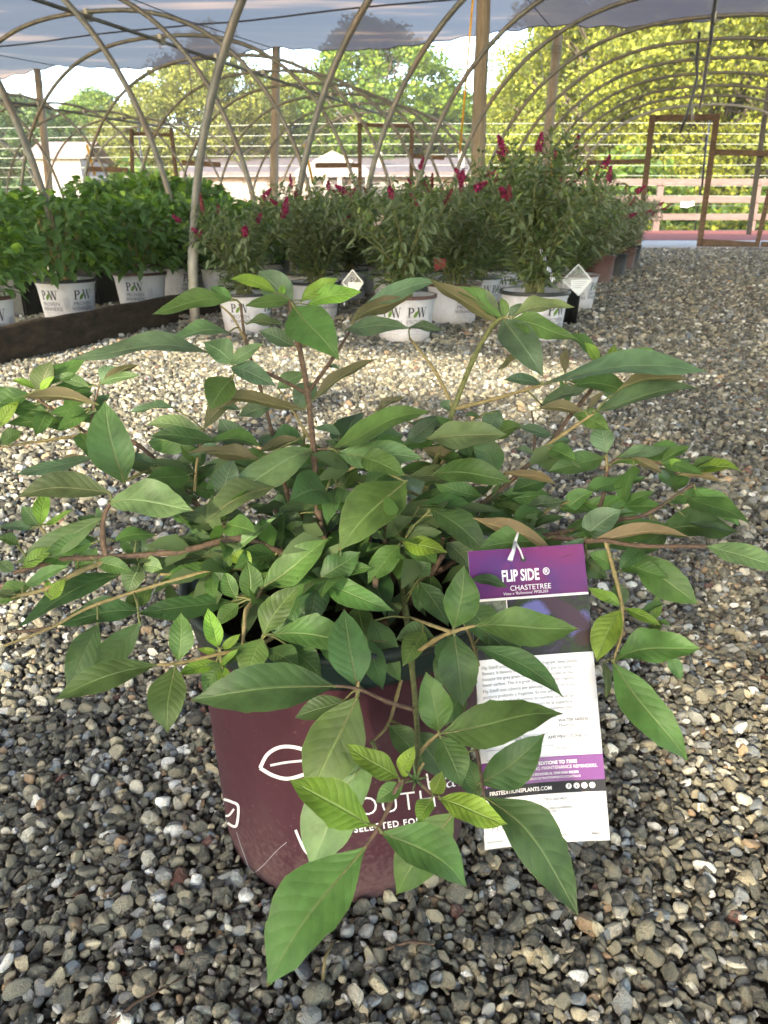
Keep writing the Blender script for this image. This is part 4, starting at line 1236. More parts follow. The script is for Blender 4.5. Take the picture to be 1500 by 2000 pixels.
# patterned stake in the tall bush, red picture tag, pink white label
def card(name, pts, dep, material, label, cat='plant tag', extra=None):
    q = [at(x, y, d) for (x, y), d in zip(pts, dep)]
    c = sum(q, Vector()) / len(q)
    o = empty(name, c, 0, label, cat); mb = MB()
    q = [v - c for v in q]; n = (q[1] - q[0]).cross(q[2] - q[0]).normalized() * .0008
    f = [mb.vert(v + n) for v in q]; g = [mb.vert(v - n) for v in q]; mb.face(f); mb.face(g[::-1])
    for i in range(len(q)): mb.face((f[i], g[i], g[(i + 1) % len(q)], f[(i + 1) % len(q)]))
    mb.build('card', material, o)
    return o
m, nt, b = mat('patterned_print', (0.6, 0.62, 0.66), 0.5)
w_ = N(nt, 'ShaderNodeTexWave'); w_.inputs['Scale'].default_value = 42; w_.inputs['Distortion'].default_value = 7; nt.links.new(objco(nt), w_.inputs['Vector'])
nt.links.new(ramp(nt, w_.outputs['Fac'], [(0.4, (0.06, 0.09, 0.22)), (0.55, (0.72, 0.72, 0.74))]), b.inputs['Base Color'])
M['pattern'] = m
card('stake_label', [(1050, 480), (1056, 478), (1085, 548), (1077, 552)], (3.1, 3.1, 3.12, 3.12), M['pattern'], 'thin blue and white patterned stake label in the tallest bush pot')
card('picture_tag', [(846, 502), (872, 506), (868, 524), (850, 532)], (3.3, 3.3, 3.3, 3.3), plain('red_flower_print', (0.22, 0.035, 0.03), .5, .4, .6, 60), 'small red picture tag in the butterfly bush behind the middle pot')
card('picture_tag', [(728, 437), (742, 418), (750, 424), (736, 446)], (3.15, 3.15, 3.15, 3.15), plain('pale_pink_print', (0.72, 0.55, 0.56), .5, .4, .3, 60), 'small pale pink and white tag held up in the bush behind the centre shoot')
# dark crates between the left pots
for i, (px, py, dep, w, lab) in enumerate(((28, 562, 4.1, .30, 'dark open crate left of the front hydrangea pots'), (178, 560, 4.6, .28, 'dark open crate between the two front hydrangea pots'))):
    c = at(px, py, dep); c.z = 0
    o = empty('plastic_crate', c, -.35, lab, 'crate')
    mb = MB(); W, D, H = w, .22, .19
    for (cx, cy, sx_, sy_) in ((0, -D / 2, W, .012), (0, D / 2, W, .012), (-W / 2, 0, .012, D - .013), (W / 2, 0, .012, D - .013)):
        mb.box((cx, cy, H / 2), (sx_, sy_, H))
    mb.box((0, 0, .012), (W - .02, D - .02, .008)); mb.build('body', M['black_plastic'], o)
    mb = MB()
    for (cx, cy, sx_, sy_) in ((0, -D / 2 - .003, W + .02, .022), (0, D / 2 + .003, W + .02, .022)): mb.box((cx, cy, H + .006), (sx_, sy_, .012))
    mb.build('rim', M['black_plastic'], o)
# ================================================================== THE POTTED CHASTE TREE
PX, PY, PH, RT, RB = -0.034, 0.546, 0.236, 0.1155, 0.104
def rz_(z): return RB + (RT - RB) * z / PH
def cast(px, py, off=0.0006):
    r = ray(px, py); lo = 0.30
    t = lo; prev = None
    while t < 0.9:
        p = CAM + r * t
        rad = rz_(min(max(p.z, 0), PH)) + off
        if (p.x - PX) ** 2 + (p.y - PY) ** 2 <= rad * rad and p.z < PH: break
        t += 0.004
    a, b_ = t - 0.004, t
    for _ in range(22):
        mdt = (a + b_) / 2; p = CAM + r * mdt; rad = rz_(min(max(p.z, 0), PH)) + off
        if (p.x - PX) ** 2 + (p.y - PY) ** 2 <= rad * rad: b_ = mdt
        else: a = mdt
    return CAM + r * b_
plant = empty('potted_chaste_tree', (PX, PY, 0), 0, 'large potted chaste tree shrub in a maroon pot, standing alone on the gravel in front', 'potted plant')
O = Vector((PX, PY, 0))
mb = MB()
prof = [(RB - .022, .004), (RB - .006, 0), (RB, .006), (rz_(.03), .03), (rz_(.10), .10), (rz_(.17), .17), (rz_(.205), .205), (rz_(.206) + .0015, .2065)]
mb.lathe(prof, 96)
# drain notches along the foot
pot = mb.build('pot', M['maroon'], plant, True)
mb = MB()
mb.lathe([(rz_(.204) + .0005, .2062), (rz_(.206) + .0022, .2072), (rz_(.215) + .0035, .215), (rz_(.224) + .0032, .224), (RT + .0045, .2275), (RT + .0075, .2285), (RT + .0085, .2345), (RT + .006, PH), (RT + .001, PH - .0005), (RT - .002, .225), (rz_(.19) - .003, .19)], 96)
mb.build('rim', M['teal_rim'], pot, True)
mb = MB(); rng = np.random.default_rng(5); zs = .205; r_ = rz_(zs) - .004; ring = []
for q in np.linspace(.08, 1, 12): ring.append([mb.vert((r_ * q * cos(2 * pi * k / 48), r_ * q * sin(2 * pi * k / 48), zs + rng.normal() * .0028)) for k in range(48)])
for a in range(11):
    for k in range(48): mb.face((ring[a][k], ring[a + 1][k], ring[a + 1][(k + 1) % 48], ring[a][(k + 1) % 48]))
mb.face(ring[0]); mb.build('soil', M['soil'], plant)
# printing on the pot
mb = MB()
fnp = lambda x, y: cast(x, y) - O
def arcpts(P, n=10):
    out = []
    for i in range(len(P) - 1):
        p0 = P[max(i - 1, 0)]; p1 = P[i]; p2 = P[i + 1]; p3 = P[min(i + 2, len(P) - 1)]
        for k in range(n):
            t = k / n
            f = lambda a, b_, c, d: 0.5 * ((2 * b_) + (-a + c) * t + (2 * a - 5 * b_ + 4 * c - d) * t * t + (-a + 3 * b_ - 3 * c + d) * t ** 3)
            out.append((f(p0[0], p1[0], p2[0], p3[0]), f(p0[1], p1[1], p2[1], p3[1])))
    out.append(P[-1]); return out
strip2(mb, arcpts([(508, 1500), (522, 1474), (545, 1460), (572, 1459), (600, 1468), (632, 1492)]), 7, fnp)
strip2(mb, arcpts([(508, 1500), (532, 1514), (560, 1521), (590, 1514), (612, 1503), (632, 1492)]), 7, fnp)
strip2(mb, arcpts([(528, 1495), (560, 1489), (600, 1485)]), 4.5, fnp)
strip2(mb, arcpts([(437, 1561), (433, 1580), (440, 1602), (456, 1614), (463, 1608), (465, 1575), (452, 1566), (437, 1561)]), 5, fnp)
strip2(mb, arcpts([(429, 1577), (433, 1590), (446, 1593), (457, 1580)]), 4, fnp)
strip2(mb, arcpts([(577, 1621), (585, 1640), (592, 1655), (602, 1668), (616, 1672), (628, 1660)]), 5, fnp)
strip2(mb, arcpts([(592, 1655), (592, 1643), (604, 1640)]), 4, fnp)
def rot_fn(cx, cy, ang, fn, skew=0.0):
    c, s = cos(radians(ang)), sin(radians(ang))
    return lambda x, y: fn(cx + x * c - y * s * 1 + skew * y, cy - (x * s + y * c))
put_text(mb, 'SOUTH', 52, rot_fn(762, 1571, 7, fnp), -0.6, space=1.12)
put_text(mb, 'SELECTED FOR', 17, rot_fn(757, 1612, 8, fnp), 0.5, space=1.2)
put_text(mb, 'Har', 52, rot_fn(870, 1524, 10, fnp), -0.6)
pr_ = mb.build('lettering', M['ink_white'], pot)
mb = MB()
strip2(mb, arcpts([(462, 1625), (476, 1668), (492, 1703), (512, 1692), (540, 1662), (560, 1645)]), 1.2, fnp)
mb.build('scratch', M['ink_light'], pot)

# ------------------------------------------------------------------ stems: picture points with their depth in mm
STEMS = [
 ('b', 4.2, [(655, 1150, 630), (640, 1080, 618), (622, 1000, 600), (613, 887, 583), (601, 767, 572), (582, 667, 566), (570, 617, 562), (567, 587, 560)]),
 ('b', 2.4, [(601, 770, 572), (540, 737, 560), (467, 708, 548)]),
 ('b', 2.4, [(603, 765, 572), (650, 700, 580), (683, 647, 590)]),
 ('t', 1.8, [(683, 647, 590), (692, 625, 590)]),
 ('b', 3.0, [(600, 1100, 650), (560, 960, 660), (532, 847, 655), (507, 753, 650), (480, 667, 640), (470, 593, 635)]),
 ('t', 1.8, [(480, 667, 640), (455, 620, 632), (430, 597, 630)]),
 ('t', 2.0, [(613, 872, 583), (577, 810, 620), (545, 760, 640)]),
 ('g', 4.2, [(790, 1120, 640), (815, 1010, 630), (844, 920, 615), (866, 860, 606), (886, 799, 598), (925, 700, 590), (963, 635, 582), (982, 621, 578)]),
 ('t', 2.4, [(886, 799, 598), (850, 725, 605), (800, 661, 612)]),
 ('t', 2.6, [(886, 799, 598), (970, 778, 575), (1057, 752, 550)]),
 ('t', 2.0, [(856, 913, 612), (890, 870, 606), (924, 820, 600)]),
 ('t', 1.8, [(963, 635, 582), (978, 622, 580), (1000, 620, 578)]),
 ('b', 3.4, [(860, 1090, 620), (910, 1010, 600), (956, 974, 590), (1019, 920, 590), (1070, 870, 592), (1117, 808, 595), (1169, 743, 600), (1190, 705, 600)]),
 ('t', 2.4, [(1047, 885, 588), (1100, 848, 575), (1159, 808, 562)]),
 ('b', 1.6, [(1043, 883, 590), (1044, 845, 596), (1038, 803, 600)]),
 ('t', 1.6, [(1109, 788, 595), (1107, 765, 600), (1103, 735, 604)]),
 ('b', 3.4, [(850, 1120, 610), (930, 1075, 575), (1043, 1050, 540), (1145, 1056, 515), (1183, 1056, 508), (1250, 1066, 495), (1379, 1067, 480)]),
 ('b', 3.0, [(1043, 1050, 540), (1100, 1040, 545), (1155, 1027, 550), (1210, 1015, 550), (1267, 1002, 550), (1355, 945, 552)]),
 ('t', 2.2, [(1010, 1075, 560), (1050, 1020, 570), (1080, 990, 575), (1134, 975, 575)]),
 ('t', 1.8, [(1185, 925, 580), (1185, 886, 584)]),
 ('b', 2.2, [(1155, 1027, 550), (1178, 970, 570), (1185, 925, 580), (1208, 897, 580), (1290, 905, 575), (1325, 927, 570)]),
 ('b', 4.2, [(640, 1120, 600), (550, 1080, 570), (467, 1052, 545), (350, 1077, 520), (207, 1089, 500), (123, 1093, 492), (27, 1119, 484)]),
 ('b', 3.0, [(207, 1089, 500), (201, 1050, 500), (203, 1010, 500), (217, 980, 502)]),
 ('t', 3.0, [(207, 1097, 500), (150, 1118, 485), (90, 1150, 478), (20, 1166, 470)]),
 ('t', 2.0, [(123, 1092, 492), (107, 1072, 492), (80, 1030, 492)]),
 ('t', 2.4, [(430, 1056, 545), (433, 1010, 545), (433, 978, 545)]),
 ('t', 2.4, [(560, 1120, 580), (460, 1107, 545), (390, 1120, 530), (313, 1122, 515)]),
 ('y', 2.2, [(560, 1135, 575), (460, 1110, 545), (370, 1125, 520), (190, 1180, 490), (103, 1224, 480), (7, 1262, 470)]),
 ('b', 2.0, [(103, 1224, 480), (60, 1232, 478), (15, 1234, 476)]),
 ('b', 3.0, [(467, 1047, 560), (400, 1000, 590), (343, 940, 620), (263, 865, 630), (180, 850, 630), (120, 810, 626), (75, 780, 622), (76, 764, 620)]),
 ('t', 2.0, [(177, 848, 630), (90, 860, 620), (0, 874, 610)]),
 ('b', 1.8, [(177, 848, 630), (182, 800, 632), (195, 750, 634)]),
 ('t', 2.0, [(380, 960, 600), (385, 900, 610), (398, 840, 620)]),
 ('g', 3.6, [(770, 1100, 620), (782, 1130, 590), (793, 1200, 550), (803, 1290, 500), (812, 1385, 470), (815, 1450, 440), (812, 1520, 410)]),
 ('t', 2.4, [(802, 1283, 503), (850, 1250, 480), (887, 1233, 464), (927, 1222, 455)]),
 ('t', 2.0, [(880, 1234, 466), (840, 1220, 480), (800, 1205, 530)]),
 ('b', 2.2, [(812, 1387, 470), (760, 1372, 458), (700, 1346, 450), (656, 1340, 446)]),
 ('t', 1.8, [(698, 1346, 450), (700, 1330, 452)]),
 ('t', 2.0, [(793, 1290, 520), (775, 1360, 510), (757, 1417, 492), (725, 1450, 478)]),
 ('t', 2.0, [(815, 1475, 436), (838, 1450, 430), (858, 1432, 425)]),
 ('b', 2.2, [(812, 1520, 410), (780, 1530, 404), (758, 1580, 398), (738, 1618, 392), (714, 1654, 388)]),
 ('b', 1.8, [(812, 1520, 410), (840, 1548, 406), (856, 1556, 404)]),
 ('t', 1.6, [(812, 1520, 410), (822, 1500, 408), (828, 1490, 408)]),
 ('t', 2.6, [(520, 1150, 585), (497, 1173, 520), (481, 1192, 500), (477, 1225, 485), (473, 1263, 478)]),
 ('t', 2.0, [(497, 1173, 520), (513, 1147, 528)]),
 ('t', 2.2, [(560, 1230, 520), (500, 1262, 488), (430, 1277, 470), (350, 1295, 455), (307, 1298, 448)]),
 ('t', 1.8, [(530, 1200, 530), (512, 1247, 478)]),
 ('t', 2.0, [(700, 1080, 590), (660, 1110, 560), (623, 1134, 535)]),
 ('t', 2.0, [(760, 1010, 610), (787, 1045, 590), (785, 1062, 575)]),
 ('t', 2.0, [(650, 930, 590), (700, 905, 590), (660, 880, 590)]),
 ('t', 2.4, [(622, 990, 600), (660, 950, 610), (690, 905, 610), (733, 807, 620)]),
 ('b', 1.8, [(640, 877, 580), (615, 877, 583)]),
 ('t', 2.4, [(930, 1100, 560), (900, 1180, 520), (925, 1260, 495), (935, 1300, 480)]),
 ('b', 2.2, [(905, 1290, 505), (910, 1400, 480), (934, 1480, 460), (945, 1556, 445)]),
 ('t', 2.2, [(1183, 1058, 508), (1200, 1120, 505), (1215, 1186, 500), (1213, 1240, 496), (1198, 1290, 490)]),
 ('t', 1.8, [(1215, 1187, 500), (1250, 1200, 502), (1275, 1212, 504)]),
]
STEM_PTS = []
mats_st = {'b': M['stem_brown'], 't': M['stem_tan'], 'g': M['stem_green'], 'y': M['stem_tan']}
for kind, r0, pts in STEMS:
    P = [at(x, y, d / 1000) for x, y, d in pts]
    # smooth
    S = []
    for i in range(len(P) - 1):
        p0 = P[max(i - 1, 0)]; p1 = P[i]; p2 = P[i + 1]; p3 = P[min(i + 2, len(P) - 1)]
        for k in range(5):
            t = k / 5
            S.append(0.5 * ((2 * p1) + (p2 - p0) * t + (2 * p0 - 5 * p1 + 4 * p2 - p3) * t * t + (-p0 + 3 * p1 - 3 * p2 + p3) * t ** 3))
    S.append(P[-1])
    STEM_PTS += S
    r0 = r0 * 0.00066
    rr_ = [r0 * (1 - .45 * i / len(S)) * (1.25 if i % 5 == 0 and 0 < i < len(S) - 1 else 1.0) for i in range(len(S))]
    mb = MB(); mb.tube([p - O for p in S], rr_, 8)
    mb.build('stem', mats_st[kind], plant, True)
# old woody crown in the pot
rnd = random.Random(3)
mb = MB()
for k in range(15):
    a = k * 2.4; r1 = rnd.uniform(.01, .045)
    b0_ = Vector((r1 * cos(a), r1 * sin(a), .2)); b1_ = Vector((r1 * 2.0 * cos(a), r1 * 2.0 * sin(a), .26 + rnd.uniform(0, .03)))
    mb.tube([b0_, b0_.lerp(b1_, .5) + Vector((.004, 0, .004)), b1_], [.0042, .0034, .002], 7)
mb.build('woody_base', M['stem_brown'], plant, True)

def leaf_mesh(B, T, W, tdeg, seed, arch=0.08, fold=0.22, bend=0.0, wave=0.05, teeth=0, petiole=None, tw=0):
    rnd = random.Random(seed)
    axis = T - B; L = axis.length; u = axis / L
    mid = (B + T) / 2
    view = (CAM - mid).normalized()
    n0 = (view - u * view.dot(u)).normalized()
    s_ = u.cross(n0)
    if s_.z < 0: s_ = -s_
    mb = MB(); nu, nv = 20, 3
    ph = rnd.uniform(0, 6.28); k1 = rnd.uniform(7, 12); asy = rnd.uniform(.86, 1.14); sw = rnd.uniform(-.035, .035)
    tooth = {}
    for q in range(teeth): tooth[(rnd.choice((-1, 1)), rnd.randint(9, 16))] = rnd.uniform(.05, .11)
    pk = rnd.uniform(.36, .46)
    ids = []
    dwn = Vector((0, 0, -1)); dwn = (dwn - u * dwn.dot(u))
    for i in range(nu + 1):
        t = i / nu
        tt = radians(tdeg + tw * (t - .5))
        n = n0 * cos(tt) + s_ * sin(tt)
        v = u.cross(n)
        x = t
        wv = (x / pk) ** 0.95 * math.exp(0.95 * (1 - x / pk)) if x < pk else (cos(pi / 2 * ((x - pk) / (1 - pk)) ** 1.18)) ** 0.98
        if x < pk: wv = sin(pi / 2 * (x / pk)) ** 1.12
        if x > .86: wv *= 1 - .30 * sin(pi * (x - .86) / .28)
        wv = max(wv, 0.012)
        # the midrib: arched, drooping towards the tip
        c = B + axis * t + n * (arch * L * sin(pi * t)) + n * (sw * L * sin(2 * pi * t)) + u.cross(n) * (bend * L * sin(pi * t))
        row = []
        for j in range(-nv, nv + 1):
            f = j / nv
            sgn = 1 if j > 0 else -1
            ww = wv * W / 2 * (asy if j > 0 else 2 - asy)
            if abs(j) == nv:
                tv = tooth.get((sgn, i), 0); ww *= 1 + tv
                ww *= 1 + .012 * sin(i * 2.1 + ph)
            off = v * (f * ww)
            up = n * (abs(f) ** 1.3 * ww * fold + wave * W * (f * f) * sin(k1 * t + ph + (1.3 if j > 0 else 0)) * sin(pi * t))
            row.append(mb.vert(c + off + up - O, (t, .5 + .5 * f)))
        ids.append(row)
    for i in range(nu):
        for j in range(2 * nv):
            mb.face((ids[i][j], ids[i][j + 1], ids[i + 1][j + 1], ids[i + 1][j]))
    if petiole is not None:
        n = n0 * cos(radians(tdeg)) + s_ * sin(radians(tdeg))
        pr = max(.0006, min(.0011, W * .035))
        mid_ = petiole.lerp(B, .5) + Vector((0, 0, .0015))
        mb.tube([petiole - O, mid_ - O, B - O + u * .002], [pr * 1.2, pr, pr], 6, 1)
        # midrib ridge on the underside
    mb.tube([(Vector(mb.v[ids[i][nv]]) - (n0 * cos(radians(tdeg)) + s_ * sin(radians(tdeg))) * .0004) for i in range(0, nu - 3, 2)], [max(.00018, .0009 * (1 - i / nu) * min(1.0, W / .03)) for i in range(0, nu - 3, 2)], 5, 1, cap=False)
    return mb
